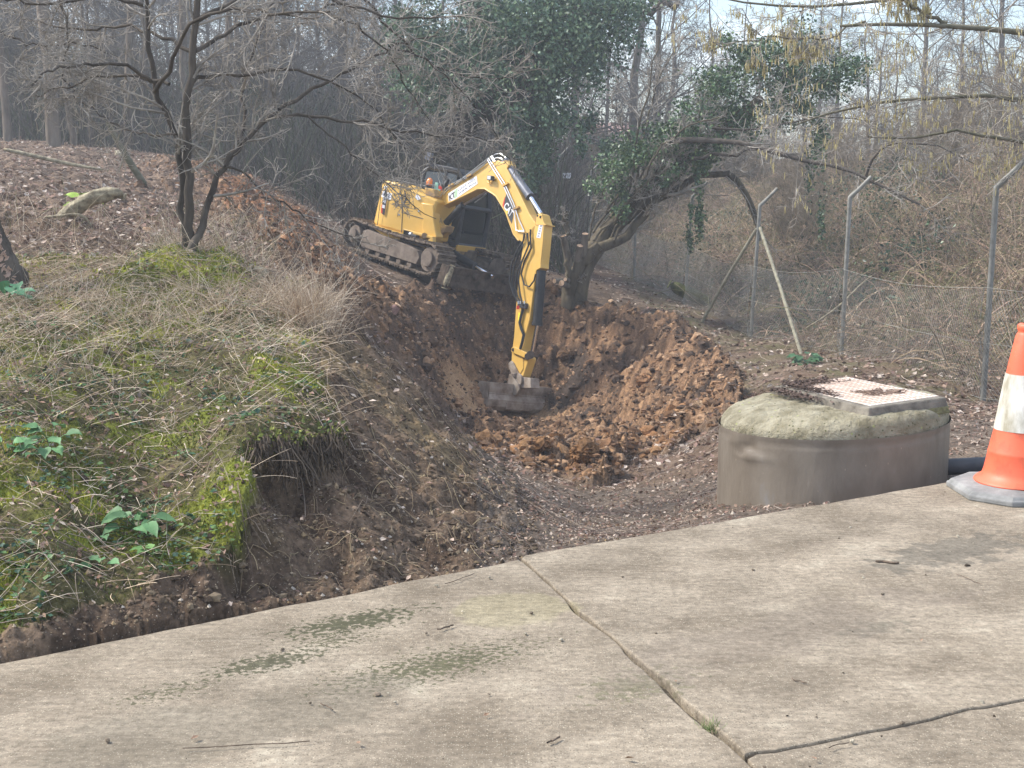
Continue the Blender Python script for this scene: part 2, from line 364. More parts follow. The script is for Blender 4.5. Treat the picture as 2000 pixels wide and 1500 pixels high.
def height(X, Y, full=False):
    X = np.asarray(X, float); Y = np.asarray(Y, float); sh = X.shape; X = X.ravel(); Y = Y.ravel()
    d0 = np.maximum(Y * PCP + .2, .3)
    pxa = 1000 + FPX * X / d0
    z = rbf(np.clip(pxa, -2500, 4500), Y)
    # pixel-column approximation refined with the real depth
    d = Y * PCP - (z - CAMH) * PSP; pxa = np.clip(1000 + FPX * X / np.maximum(d, .3), -2500, 4500); z = rbf(pxa, Y)
    px, py, clay, trail, mound, cut, bright, spoil = zones(X, Y, z)
    rgh = np.clip(np.maximum(clay, trail * .8) - bright * .6, 0, 1)
    dv = np.clip((Y - 3) / 8, .12, 1)
    z0 = z.copy()
    z = z + (fbm(X, Y, 1.6, 4, 1) - .5) * .16 * dv + (fbm(X, Y, .32, 4, 2, .6) - .5) * .07 * np.clip(dv * 1.4, 0, 1)
    big = cells(X + .4 * fbm(X, Y, .5, 2, 4), Y * .9, .62, 11); mid = cells(X, Y, .27, 12); sml = cells(X, Y, .12, 13)
    turb = 1 - np.abs(fbm(X, Y, .42, 5, 7, .62) - .5) * 2
    z = z + rgh * (big * .09 + turb * .34 + mid * .10 * (vnoise(X * 2.1, Y * 2.1, 3) > .45) + sml * .07 + (fbm(X, Y, .6, 3, 6, .5) - .5) * .22 - .17)
    z = z + spoil * (mid * .09 + sml * .05) * 1.0
    z = z + cut * (cells(X, Y, .13, 24) * .05 + (fbm(X * 1.0, Y, .16, 4, 21, .6) - .5) * .13 + (fbm(X + Y * .35, Y * .22, .09, 3, 22) - .5) * .05)
    lipz = np.clip((px - 400) / 60, 0, 1) * np.clip((740 - px) / 140, 0, 1) * np.clip((py - 790) / 60, 0, 1) * np.clip((6.7 - Y) / .5, 0, 1)
    z = z + lipz * (mound * .035 - (1 - mound) * .10 * np.clip((py - 840) / 60, 0, 1) * np.clip((1190 - py) / 90, 0, 1))
    z = z + .07 * soft(px, py, HUMP, 16) * (Y < 12)
    z = z + mound * ((fbm(X, Y, .22, 4, 31, .6) - .5) * .10 + cells(X, Y, .17, 33) * .035)
    # burrow-like hollow under the turf edge
    hx, hy = at(548, 905, 5.55)[:2]
    q = np.exp(-(((X - hx) / .13) ** 2 + ((Y - hy) / .11) ** 2)); z = z - q * .22
    hx, hy = at(640, 900, 5.85)[:2]
    q = np.exp(-(((X - hx) / .10) ** 2 + ((Y - hy) / .10) ** 2)); z = z - q * .10
    es = edge_side(X, Y)
    z = np.where(es < .02, np.minimum(z, -.22), z)
    e2 = np.clip((es - .02) / .10, 0, 1); lim = .015 + es * .9; z = np.where((es >= .02) & (es < .6), np.minimum(z, np.where(X < E1[0], lim, z)), z)
    # soil sits against the slab edge
    z = np.where((es >= .02) & (es < .25) & (X < E1[0] + .1), np.maximum(z, -.035 + 0 * es), z)
    if full: return z.reshape(sh), (px, py, clay, trail, mound, cut, bright, spoil)
    return z.reshape(sh)
def ground(x, y): return float(height(np.array([x]), np.array([y]))[0])

naz, nr = 900, 860
azs = np.concatenate([np.linspace(-180, -27, 60)[:-1], np.linspace(-27, 27, naz), np.linspace(27, 180, 60)[1:]])
rs = np.concatenate([np.geomspace(.8, 3.6, 14)[:-1], np.geomspace(3.6, 34, nr), np.geomspace(34, 420, 70)[1:]])
AZ, RR = np.meshgrid(np.radians(azs), rs); TX = RR * np.sin(AZ); TY = RR * np.cos(AZ)
fr = TY > .5
TZ = np.full(TX.shape, -.4); zs = [np.zeros(TX.shape) for _ in range(6)]; TPX = np.zeros(TX.shape); TPY = np.zeros(TX.shape)
hz, zz = height(TX[fr], TY[fr], True); TZ[fr] = hz; TPX[fr] = zz[0]; TPY[fr] = zz[1]
for a_, b_ in zip(zs, zz[2:]): a_[fr] = b_
clay, trail, mound, cut, bright, spoil = zs
C3 = lambda *c: np.array(c)
n1 = fbm(TX, TY, .9, 4, 41); n2 = fbm(TX, TY, .16, 4, 42, .6); n3 = fbm(TX, TY, .05, 3, 43, .7); n4 = fbm(TX, TY, .35, 3, 44); n5 = fbm(TX, TY, .09, 3, 45, .7)
def mixc(A, B, t): return A + (B - A) * np.clip(t, 0, 1)[..., None]
col = mixc(C3(.085, .060, .042), C3(.21, .155, .115), (n2 - .3) * 2.0)            # leaf-strewn soil
col = mixc(col, C3(.13, .085, .06), (n1 - .45) * 3)
bank = ((TX > 2.2) & (TY > 13)); col = mixc(col, C3(.12, .11, .055), bank * (n4 - .3) * 1.6)
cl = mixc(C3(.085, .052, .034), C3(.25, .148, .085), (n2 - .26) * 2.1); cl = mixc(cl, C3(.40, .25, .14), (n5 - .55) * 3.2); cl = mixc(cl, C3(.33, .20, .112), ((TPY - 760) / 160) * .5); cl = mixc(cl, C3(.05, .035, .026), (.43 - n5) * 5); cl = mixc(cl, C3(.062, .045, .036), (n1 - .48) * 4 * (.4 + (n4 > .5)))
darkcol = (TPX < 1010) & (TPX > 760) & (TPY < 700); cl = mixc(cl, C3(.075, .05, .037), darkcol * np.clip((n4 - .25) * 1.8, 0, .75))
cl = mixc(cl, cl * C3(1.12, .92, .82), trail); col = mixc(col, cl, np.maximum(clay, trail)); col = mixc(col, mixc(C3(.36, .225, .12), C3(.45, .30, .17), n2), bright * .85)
col = mixc(col, mixc(C3(.10, .07, .052), C3(.26, .19, .14), (n2 - .3) * 2), spoil * .8)
ct = mixc(C3(.075, .051, .036), C3(.20, .142, .098), (n2 - .3) * 2.1); ct = mixc(ct, C3(.23, .175, .09), (n1 - .56) * 4)
col = mixc(col, ct, cut * .9)
grav = ((TPX > 930) & (TY < 10.5) & (edge_side(TX, TY) > 0)); col = mixc(col, mixc(C3(.085, .068, .056), C3(.22, .18, .145), (n3 - .3) * 2), grav * .75)
md = mixc(C3(.055, .050, .022), C3(.13, .115, .05), (n2 - .3) * 2); md = mixc(md, C3(.165, .19, .028), (n4 - .47) * 6 * (n1 > .32)); md = mixc(md, C3(.20, .155, .10), (n1 - .55) * 5)
hump = soft(TPX, TPY, HUMP, 8) * (TY < 12)
md = mixc(md, C3(.20, .22, .035), hump)
col = mixc(col, md, mound)
idx = np.arange(TX.size).reshape(TX.shape)
F = np.stack([idx[:-1, :-1], idx[:-1, 1:], idx[1:, 1:], idx[1:, :-1]], -1).reshape(-1, 4)
m_ground = mat('soil', (.62, .62, .62), (1.35, 1.33, 1.3), scale=38, rough=.95, bump=.9, bscale=60, attr=True, dist=.02, spec=.15,
               flecks=[(85, .17, (.34, .28, .21))])
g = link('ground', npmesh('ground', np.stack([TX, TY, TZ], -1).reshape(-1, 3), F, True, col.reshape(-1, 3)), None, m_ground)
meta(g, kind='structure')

# ================================================================= CONCRETE SLABS
def slab_mat():
    m = mat('weathered_concrete', (.175, .142, .103), (.29, .243, .183), scale=2.3, rough=.9, bump=.7, bscale=90, dist=.005, spec=.2, c3=(.39, .345, .265), detail=13, aspect=(1, 1, 1), pos=(.36, .60),
            flecks=[(150, .25, (.40, .36, .28)), (110, .28, (.15, .125, .09)), (60, .14, (.42, .36, .27))])
    t = m.node_tree; L = t.links.new; b = t.nodes['Principled BSDF']; src = b.inputs['Base Color'].links[0].from_socket
    geo = t.nodes.new('ShaderNodeNewGeometry')
    def patch(prev, cx, cy, rx, ry, colr, sc, th, amt):
        mpn = t.nodes.new('ShaderNodeMapping'); mpn.vector_type = 'TEXTURE'; mpn.inputs['Location'].default_value = (cx, cy, 0); mpn.inputs['Scale'].default_value = (rx, ry, 50); mpn.inputs['Rotation'].default_value = (0, 0, math.radians(34))
        L(geo.outputs['Position'], mpn.inputs['Vector']); g_ = t.nodes.new('ShaderNodeTexGradient'); g_.gradient_type = 'SPHERICAL'; L(mpn.outputs['Vector'], g_.inputs['Vector'])
        nn = t.nodes.new('ShaderNodeTexNoise'); nn.inputs['Scale'].default_value = sc; nn.inputs['Detail'].default_value = 4; nn.inputs['Roughness'].default_value = .6; L(geo.outputs['Position'], nn.inputs['Vector'])
        ad = t.nodes.new('ShaderNodeMath'); ad.operation = 'MULTIPLY_ADD'; ad.inputs[1].default_value = .42; L(g_.outputs['Fac'], ad.inputs[0]); L(nn.outputs['Fac'], ad.inputs[2])
        rmp = t.nodes.new('ShaderNodeMapRange'); rmp.inputs['From Min'].default_value = th; rmp.inputs['From Max'].default_value = th + .06; rmp.inputs['To Max'].default_value = amt; L(ad.outputs[0], rmp.inputs['Value'])
        lim = t.nodes.new('ShaderNodeMath'); lim.operation = 'MULTIPLY'; lim.use_clamp = True; lim.inputs[1].default_value = 5; L(g_.outputs['Fac'], lim.inputs[0])
        mu = t.nodes.new('ShaderNodeMath'); mu.operation = 'MULTIPLY'; L(lim.outputs[0], mu.inputs[0]); L(rmp.outputs['Result'], mu.inputs[1])
        q = t.nodes.new('ShaderNodeMix'); q.data_type = 'RGBA'; q.inputs['B'].default_value = (*colr, 1); L(mu.outputs[0], q.inputs['Factor']); L(prev, q.inputs['A']); return q.outputs['Result']
    for (px, py, rx, ry, c_, sc, th, am) in [(690,1215,.55,.20,(.055,.056,.028),40,.74,.9),(520,1295,.45,.16,(.055,.056,.028),44,.75,.85),(850,1300,1.0,.34,(.07,.07,.035),52,.80,.85),(330,1350,.6,.25,(.07,.068,.035),50,.86,.8),(650,1250,.5,.3,(.065,.064,.032),60,.84,.8),(1000,1190,.45,.35,(.25,.225,.12),2.2,.66,.35),(1860,1080,.7,.28,(.11,.10,.08),12,.66,.6),(1700,1230,.4,.15,(.13,.12,.09),20,.76,.5),(1240,1340,.5,.3,(.12,.115,.065),28,.80,.6),(400,1430,1.2,.4,(.16,.14,.105),3,.70,.4),(1500,1250,1.5,.3,(.20,.165,.13),2.5,.66,.35)]:
        X, Y, _ = atz(px, py); src = patch(src, X, Y, rx, ry, c_, sc, th, am)
    mp2 = t.nodes.new('ShaderNodeMapping'); mp2.inputs['Rotation'].default_value = (0, 0, math.radians(-34)); mp2.inputs['Scale'].default_value = (1.5, 9, 1); L(geo.outputs['Position'], mp2.inputs['Vector'])
    for vec, sc, lo, hi in ((mp2.outputs['Vector'], 5, .80, 1.2), (geo.outputs['Position'], 38, .66, 1.34), (geo.outputs['Position'], .8, .84, 1.16)):
        nn = t.nodes.new('ShaderNodeTexNoise'); nn.inputs['Scale'].default_value = sc; nn.inputs['Detail'].default_value = 6; nn.inputs['Roughness'].default_value = .7; L(vec, nn.inputs['Vector'])
        mr = t.nodes.new('ShaderNodeMapRange'); mr.inputs['From Min'].default_value = .3; mr.inputs['From Max'].default_value = .7; mr.inputs['To Min'].default_value = lo; mr.inputs['To Max'].default_value = hi; L(nn.outputs['Fac'], mr.inputs['Value'])
        q = t.nodes.new('ShaderNodeMix'); q.data_type = 'RGBA'; q.blend_type = 'MULTIPLY'; q.inputs['Factor'].default_value = 1; L(src, q.inputs['A']); L(mr.outputs['Result'], q.inputs['B']); src = q.outputs['Result']
    L(src, b.inputs['Base Color'])
    return m
m_slab = slab_mat()
u_ = (E3 - E2)[:2] / np.hypot(*(E3 - E2)[:2]); v_ = np.array([u_[1], -u_[0]])
def rough_line(A, B, n, amp, seed):
    A = np.array(A[:2], float); B = np.array(B[:2], float); t = np.linspace(0, 1, n); d = B - A; nn = np.array([-d[1], d[0]]) / np.hypot(*d); L_ = np.hypot(*d)
    k = (fbm(t * L_, t * 0, .25, 4, seed) - .5) * 2 * amp; k[0] = k[-1] = 0
    return A + t[:, None] * d + nn * k[:, None]
J0, J1 = atz(1015, 1092), atz(1225, 1275); J2 = atz(1400, 1432); J3 = atz(1475, 1500)
C1 = atz(1478, 1470); C2 = atz(2000, 1366)
jd = (J3 - J2)[:2] / np.hypot(*(J3 - J2)[:2])
def bay(name, poly, z1=0.0, z0=-.2, seed=0):
    poly = np.array(poly); b = MB(); A = [(x, y, z1) for x, y in poly]; Bq = [(x, y, z0) for x, y in poly]
    n = len(A); b.add(A + Bq, [list(range(n))] + [(i, n + i, n + (i + 1) % n, (i + 1) % n) for i in range(n)])
    o = b.build(name, m_slab, None, bevel=.006, seg=2); meta(o, kind='structure'); return o
L0 = E0[:2] + (E0 - E1)[:2] * 1.5
gap = .0055
joint = np.concatenate([rough_line(J0, J1, 22, .02, 51), rough_line(J1, J2, 22, .02, 52)[1:], rough_line(J2, J3, 12, .012, 53)[1:], rough_line(J3, (J3[0] + jd[0] * 5, J3[1] + jd[1] * 5), 10, .012, 54)[1:]])
nj = np.array([-jd[1], jd[0]]) ; gw = gap * (.5 + 2.6 * np.clip(fbm(joint[:, 0], joint[:, 1], .25, 3, 9) - .35, 0, 1) * 2)
left = joint - nj * gw[:, None] * (1 if nj[0] > 0 else -1); right = joint + nj * gw[:, None] * (1 if nj[0] > 0 else -1)
top_l = rough_line(L0, (E1[0] - .01, E1[1]), 120, .02, 55); top_r = rough_line((E2[0] + .012, E2[1]), E3[:2] + u_ * 6, 140, .012, 56)
bay('concrete_slab', list(top_l) + list(left) + [(-9, -9)], 0.0)
ck = rough_line(C1, C2[:2] + (C2 - C1)[:2] * 4, 90, .035, 57)
# right bay is cut by a crack: upper and lower pieces
k_ = int(np.argmin(np.hypot(*(right - C1[:2]).T)))
bay('concrete_slab', list(top_r) + list((ck + u_ * 0 + np.array([0, .0015]))[::-1]) + list(right[:k_ + 1][::-1]), .004)
bay('concrete_slab', list((ck - np.array([0, .0015]))) + [(14, -9)] + list(right[k_ + 1:][::-1]), -.002)
base = MB(); base.add([(-12, -12, -.05), (16, -12, -.05), (16, 0, -.05)] , []) if False else None
fill = MB(); pj = np.concatenate([joint - nj * .05, (joint + nj * .05)[::-1]]); fill.add([(x, y, -.03) for x, y in pj], [list(range(len(pj)))])
pc = np.concatenate([ck + [0, .04], (ck - [0, .04])[::-1]]); fill.add([(x, y, -.018) for x, y in pc], [list(range(len(pc)))])
m_joint = mat('joint_dirt', (.05, .04, .03), (.12, .10, .07), scale=40, rough=1, bump=.6)
meta(fill.build('joint_soil', m_joint), kind='structure')
# ================================================================= MANHOLE CHAMBER
m_cap = mat('mossy_concrete_cap', (.21, .185, .12), (.40, .365, .27), scale=9, rough=.95, bump=1, bscale=26, dist=.03, spec=.15, c3=(.48, .44, .31), flecks=[(40, .2, (.12, .12, .06)), (22, .16, (.36, .37, .17))])
m_wrap = mat('mud_smeared_plastic', (.155, .125, .095), (.235, .20, .16), scale=4.5, rough=.45, aspect=(1, 1, .45), bump=.35, bscale=16, dist=.012, spec=.4, c3=(.27, .26, .25), pos=(.3, .6), flecks=[(30, .08, (.35, .29, .22))])
m_frame = mat('old_cement_surround', (.12, .105, .085), (.24, .215, .175), scale=14, rough=.95, bump=.7, bscale=70)
m_cover = mat('rust_washed_steel', (.60, .47, .38), (.74, .66, .58), scale=5, rough=.35, bump=.1, spec=.6, c3=(.80, .77, .72), metal=.0, pos=(.4, .6))
m_moss = mat('moss_strip', (.13, .12, .065), (.25, .235, .11), scale=30, rough=1, bump=1, bscale=90)
m_dark = mat('dark_gap', (.012, .011, .010), rough=.9)
CX, CY, CR = 1.865, 7.92, .655
root = empty('manhole_chamber', (CX, CY, -.9), 'round manhole chamber in muddy grey plastic with a mossy domed concrete top beside the slab', 'manhole chamber')
n, mz = 180, 60; th = np.linspace(0, 2 * np.pi, n, endpoint=False); zz_ = np.linspace(-.9, .165, mz); TH, ZZ = np.meshgrid(th, zz_)
dent = lambda pa, z0, sa, sz: np.exp(-((TH - pa) / sa) ** 2 - ((ZZ - z0) / sz) ** 2)
pa0 = math.pi * 1.5 - math.pi / 2 + .52
RRr = CR + .006 * (fbm(TH * 3, ZZ * 2, 1, 3, 71) - .5) * 2 + .012 * dent(pa0 - .12, .12, .10, .03) - .020 * dent(pa0 + .05, .098, .09, .014) - .012 * dent(pa0 - .03, .055, .05, .010) + .012 * dent(pa0 + .10, .04, .18, .02) + .010 * np.exp(-((ZZ - .157) / .007) ** 2) - .004 * np.exp(-((ZZ - .13) / .006) ** 2)
tilt = lambda x, y: .035 * (x - CX) / CR
V = np.stack([CX + RRr * np.cos(TH), CY + RRr * np.sin(TH), ZZ], -1); V[..., 2] += tilt(V[..., 0], 0) * (ZZ > -2)
ii = np.arange(n * mz).reshape(mz, n); F = np.stack([ii[:-1], np.roll(ii, -1, 1)[:-1], np.roll(ii, -1, 1)[1:], ii[1:]], -1).reshape(-1, 4)
link('plastic_wrap', npmesh('plastic_wrap', V.reshape(-1, 3) - np.array([CX, CY, -.9]), F, True), root, m_wrap)
profs = [np.array([(.63, .10), (.647, .16), (.645, .215), (.634, .24), (.61, .264), (.57, .274), (.4, .282), (.2, .286), (.0, .288)]), np.array([(.63, .10), (.646, .16), (.638, .20), (.60, .232), (.54, .258), (.45, .274), (.35, .282), (.2, .286), (.0, .288)])]
TH, RI = np.meshgrid(th, np.arange(40)); tt = np.linspace(0, 1, 40); acc = []
for pr in profs:
    dd = np.r_[0, np.cumsum(np.hypot(*np.diff(pr, axis=0).T))]; dd /= dd[-1]; acc.append((np.interp(tt, dd, pr[:, 0])[RI], np.interp(tt, dd, pr[:, 1])[RI]))
wB = np.clip(-np.cos(TH) / .8, 0, 1); wB = wB * wB * (3 - 2 * wB); rr_ = acc[0][0] * (1 - wB) + acc[1][0] * wB; zz_ = acc[0][1] * (1 - wB) + acc[1][1] * wB; X_, Y_ = CX + rr_ * np.cos(TH), CY + rr_ * np.sin(TH)
nz = (fbm(X_, Y_, .11, 4, 72) - .5); zq = zz_ + (nz * .022 + (fbm(X_, Y_, .04, 3, 79) - .5) * .012) * (rr_ > .3) + tilt(X_, 0)
crack = np.exp(-((Y_ - (CY - .40 - .22 * (X_ - CX + .3) + .05 * fbm(X_, Y_, .1, 2, 3))) / .005) ** 2) * (X_ < CX + .02) * .02
V = np.stack([X_ + np.cos(TH) * nz * .010, Y_ + np.sin(TH) * nz * .010, zq - crack], -1)
ii = np.arange(n * 40).reshape(40, n); F = np.stack([ii[:-1], np.roll(ii, -1, 1)[:-1], np.roll(ii, -1, 1)[1:], ii[1:]], -1).reshape(-1, 4)
cap = link('concrete_cap', npmesh('concrete_cap', V.reshape(-1, 3) - np.array([CX, CY, -.9]), F, True), root, m_cap)
A_ = atz(1700, 792, .325)[:2]; e1 = np.array([math.cos(math.radians(24)), math.sin(math.radians(24))]); e2 = np.array([-e1[1], e1[0]]); W1, W2 = .47, .80
def rect(u0, v0, u1, v1, z): return [(*(A_ + e1 * u + e2 * v), z + tilt((A_ + e1 * u)[0], 0) - tilt(A_[0], 0)) for u, v in ((u0, v0), (u1, v0), (u1, v1), (u0, v1))]
ring = lambda o_, z: rect(-o_, -o_, W1 + o_ * .35, W2 + o_, z)
off = (CX, CY, -.9)
b = MB(); b.prism(ring(.060, .262), ring(.040, .3225)); b.build('cover_surround', m_frame, root, bevel=.008, off=off)
b = MB(); b.prism(ring(.072, .235), ring(.060, .276)); b.build('moss_edge', m_moss, root, bevel=.008, off=off)
b = MB(); b.prism(ring(0, .31), ring(0, .3255)); pl = b.build('cover_plate', m_cover, root, bevel=.002, off=off)
b = MB()                                                             # raised chequer ribs of the plate
for i in range(1, 20):
    v = i * W2 / 20; b.prism(rect(.006, v, W1 - .006, v + .004, .3250), rect(.006, v, W1 - .006, v + .004, .3278))
for i in range(1, 12):
    u = i * W1 / 12; b.prism(rect(u, .006, u + .004, W2 - .006, .3250), rect(u, .006, u + .004, W2 - .006, .3282))
m_rib = mat('rust_line', (.42, .30, .23), (.58, .46, .38), scale=12, rough=.5); b.build('chequer_ribs', m_rib, pl, off=off)
# leaf mould and twigs lying on the cover
rg = RS(5); S_ = Soup(); cnt = 1500
uu = np.r_[rg.normal(.18, .14, cnt // 2), rg.uniform(-.08, .14, cnt // 2)]; vv = np.r_[rg.normal(.84, .05, cnt // 2), rg.normal(.66, .12, cnt // 2)]
k = (uu > -.18) & (vv < .92) & (fbm(uu, vv, .12, 3, 74) > .40) & ((vv > .52) | (uu < .10)); uu, vv = uu[k], vv[k]
uu = uu - .05; vv = vv - .08; CC = np.c_[A_[0] + e1[0] * uu + e2[0] * vv, A_[1] + e1[1] * uu + e2[1] * vv, .330 + .02 * rg.rand(len(uu)) - .03 * ((uu < -.02))]
V, F = leaves(CC, rg.uniform(.012, .035, len(CC)), rg, flat=.8, asp=.5, nrmv=np.tile([0, 0, 1.], (len(CC), 1))); S_.add(V, F, np.repeat(rg.uniform(.5, 1.3, (len(CC), 1)) * np.array([.13, .09, .075]), 4, 0))
n_ = 260; q = rg.randint(0, len(CC), n_); P = np.repeat(CC[q][:, None], 4, 1) + np.linspace(-.5, .5, 4)[None, :, None] * (nrm(rg.randn(n_, 3) * [1, 1, .12]) * rg.uniform(.03, .12, (n_, 1)))[:, None]
V, F = tubes(P, np.full((n_, 4), .0016)); S_.add(V, F, (.17, .12, .095))
m_litter = mat('leaf_litter', (.7, .7, .7), (1.2, 1.2, 1.2), scale=20, rough=.9, attr=True, spec=.2)
o = S_.build('leaf_debris', m_litter, None); meta(o, 'dark leaf mould and twigs lying across the left end of the manhole cover', 'leaf litter', kind='stuff')
S_ = Soup(); c0 = np.array([*(A_ + e1 * .32 + e2 * .26), .342]); Pq, Rq = [], []
for i, (du, dv, L_, r_) in enumerate([(.0, .0, .16, .008), (.03, -.04, .10, .007), (-.02, .05, .07, .006)] + [(rg.uniform(-.14, .14), rg.uniform(-.05, .09), rg.uniform(.04, .14), .0022) for _ in range(60)]):
    d = nrm(np.array([rg.uniform(.3, 1), rg.uniform(-.9, .2), rg.uniform(-.05, .1)])); c = c0 + np.array([*(e1 * du + e2 * dv), 0]); t = np.linspace(-.5, .5, 5)[:, None]
    Pq.append(c + d * L_ * t + rg.randn(5, 3) * .004); Rq.append(np.full(5, r_))
V, F = tubes(np.array(Pq), np.array(Rq), 5); S_.add(V, F, (.20, .14, .11)); o = S_.build('twig_bundle', m_litter, None); meta(o, 'small bundle of broken twigs lying on the pinkish manhole cover', 'twigs', kind='stuff')

# ================================================================= TRAFFIC CONE
m_org = mat('orange_cone_plastic', (.55, .105, .05), (.82, .14, .065), scale=9, pos=(.36, .5), flecks=[(22, .10, (.40, .14, .09)), (60, .12, (.5, .2, .13))], rough=.5, bump=.08, bscale=40, spec=.45)
m_slv = mat('grubby_reflective_sleeve', (.34, .31, .23), (.68, .66, .60), scale=11, rough=.5, c3=(.88, .88, .87), bump=.12, bscale=25, spec=.4, pos=(.38, .58), aspect=(1, 1, .35))
m_rub = mat('grey_rubber_base', (.17, .17, .165), (.30, .30, .29), scale=9, rough=.75, bump=.3, bscale=60)
cb = atz(1992, 948, .04); cx_, cy_ = cb[0], cb[1]
root = empty('traffic_cone', (cx_, cy_, 0), 'tall orange traffic cone with grubby white sleeve and grey base at the slab edge', 'traffic cone')
b = MB(); oc = []
for a, r in [(k * 45 + 22.5, .352) for k in range(8)]: oc.append((a, r))
sq = [(x * .95, y * .95) for x, y in [(-.33, -.17), (-.17, -.33), (.17, -.33), (.33, -.17), (.33, .17), (.17, .33), (-.17, .33), (-.33, .17)]]
ca, sa = math.cos(math.radians(2)), math.sin(math.radians(2)); R2 = lambda s_, z: [(cx_ + s_ * (x * ca - y * sa), cy_ + s_ * (x * sa + y * ca), z) for x, y in sq]
n8 = 8; V = R2(1, .004) + R2(1.0, .030) + R2(.965, .034) + R2(.93, .048) + R2(.62, .062); F = [list(range(8))[::-1]] + [(i * 8 + k, i * 8 + (k + 1) % 8, (i + 1) * 8 + (k + 1) % 8, (i + 1) * 8 + k) for i in range(4) for k in range(8)] + [[32 + k for k in range(8)]]
b.add(V, F); b.build('base', m_rub, root, bevel=.006, off=(cx_, cy_, 0))
cprof = [(.218, .058), (.222, .066), (.212, .078), (.186, .092), (.176, .12), (.160, .205), (.1615, .212), (.158, .218), (.134, .335), (.1, .56), (.082, .665), (.058, .785), (.050, .80), (.047, .806), (.049, .812), (.053, .822), (.052, .838), (.044, .846), (.030, .848)]
def crad(z): return np.interp(z, [p_[1] for p_ in cprof], [p_[0] for p_ in cprof])
b = MB(); b.lathe(cprof, (0, 0, 0)); b.build('cone_body', m_org, root, smooth=True, angle=50)
b = MB(); zs_ = np.linspace(.325, .600, 12); b.lathe([(crad(.325) - .004, .325)] + [(crad(z) + .003, z) for z in zs_] + [(crad(.60) - .004, .60)], (0, 0, 0)); b.build('white_sleeve', m_slv, root, smooth=True, angle=50)
# pipe behind the cone
m_pipe = mat('black_pipe', (.045, .05, .06), (.075, .08, .09), scale=10, rough=.5)
P0, P1 = at(1845, 912, 7.75), at(2080, 902, 7.6); b = MB(); b.tube([P0, (P0 + P1) / 2, P1], .048, 16); o = b.build('drain_pipe', m_pipe, None, smooth=True); meta(o, 'black plastic drain pipe lying between the manhole chamber and the cone', 'pipe')

# ================================================================= CHAIN-LINK FENCE
m_post = mat('weathered_galvanised_post', (.17, .165, .145), (.27, .265, .24), scale=12, rough=.6, metal=.2, bump=.2, c3=(.25, .22, .15))
m_wire = mat('dull_wire', (.26, .25, .22), (.40, .39, .35), scale=3, rough=.6, metal=.3)
posts = [(2330, 925, 10.2, 2395, 335), (1920, 780, 13.0, 1946, 366), (1643, 697, 17.4, 1660, 386), (1466, 662, 20.8, 1484, 402), (1337, 604, 24.3, 1352, 385), (1238, 557, 28.0, 1243, 368), (1152, 515, 32.0, 1155, 335), (1083, 488, 35.0, 1090, 309)]
pb = []; pt = []
for px, py, Y, tx, ty in posts:
    q = at(px, py, Y); q[2] = ground(q[0], q[1]) - .05; pb.append(q); t_ = at(tx, ty, Y); pt.append(t_)
fen = empty('chain_link_fence', pb[3], 'sagging chain-link fence on grey cranked posts running into the wood right of the pit', 'fence')
for i, (q, t_) in enumerate(zip(pb, pt)):
    b = MB(); r_ = .027; d_ = t_ - q
    b.tube([q, q + d_ * .5, t_ - d_ * .01, t_, t_ + np.array([.12, -.02, .12]), t_ + np.array([.25, -.04, .26])], [r_, r_, r_, r_ * 1.1, r_ * .95, r_ * .9], 10)
    b.build('post', m_post, fen, smooth=True, angle=50, off=pb[3])
m_brace = mat('lichened_brace', (.17, .155, .11), (.29, .27, .20), scale=12, rough=.8)
for (x0, y0, x1, y1, Y1) in [(1478, 447, 1370, 624, 21.6), (1484, 444, 1567, 688, 18.0)]:
    A0 = at(x0, y0, 20.8); B0 = at(x1, y1, Y1); b = MB(); b.tube([A0, (A0 + B0) / 2, B0 - np.array([0, 0, .06])], .026, 8); b.build('brace', m_brace, fen, smooth=True, off=pb[3])
S_ = Soup(); rg = RS(8)
for i in range(len(pb) - 1):
    A0, B0 = pb[i], pb[i + 1]; Lh = np.hypot(*(B0 - A0)[:2]); Hh = 1.15; stp = .062; na = int((Lh + Hh) / stp); ks = np.arange(-int(Hh / stp), int(Lh / stp) + 1)
    K = 9; hs = np.linspace(0, 1, K)
    for sgn in (1, -1):
        s0 = (ks * stp)[:, None] + (hs[None, :] * Hh if sgn > 0 else Hh - hs[None, :] * Hh); u = s0 / Lh
        okm = (u > -.02) & (u < 1.02); uc = np.clip(u, 0, 1)
        zb = A0[2] + (B0[2] - A0[2]) * uc; zt = np.minimum(pt[i][2], pb[i][2] + 1.2) + (np.minimum(pt[i + 1][2], pb[i + 1][2] + 1.2) - np.minimum(pt[i][2], pb[i][2] + 1.2)) * uc
        sag = .10 * np.sin(uc * np.pi) * hs[None]; z = zb + .05 + (zt - zb - .12) * hs[None] - sag
        wob = .03 * np.sin(uc * 9 + hs[None] * 5 + i)
        P = np.stack([A0[0] + (B0[0] - A0[0]) * uc - .03 + wob, A0[1] + (B0[1] - A0[1]) * uc, z], -1)
        V, F = tubes(P, np.full(P.shape[:2], .0016 if A0[1] < 20 else .0020), 3)
        S_.add(V, F)
    for hh in (.03, .5, .97):
        uc = np.linspace(0, 1, 12); P = A0 + (B0 - A0) * uc[:, None]; P = P + np.array([-.03, 0, 0]); P[:, 2] += .05 + hh * 1.12 - .08 * np.sin(uc * np.pi) * hh
        V, F = tubes(P[None], np.full((1, 12), .0022), 4); S_.add(V, F)
S_.build('wire_mesh', m_wire, fen, off=pb[3])

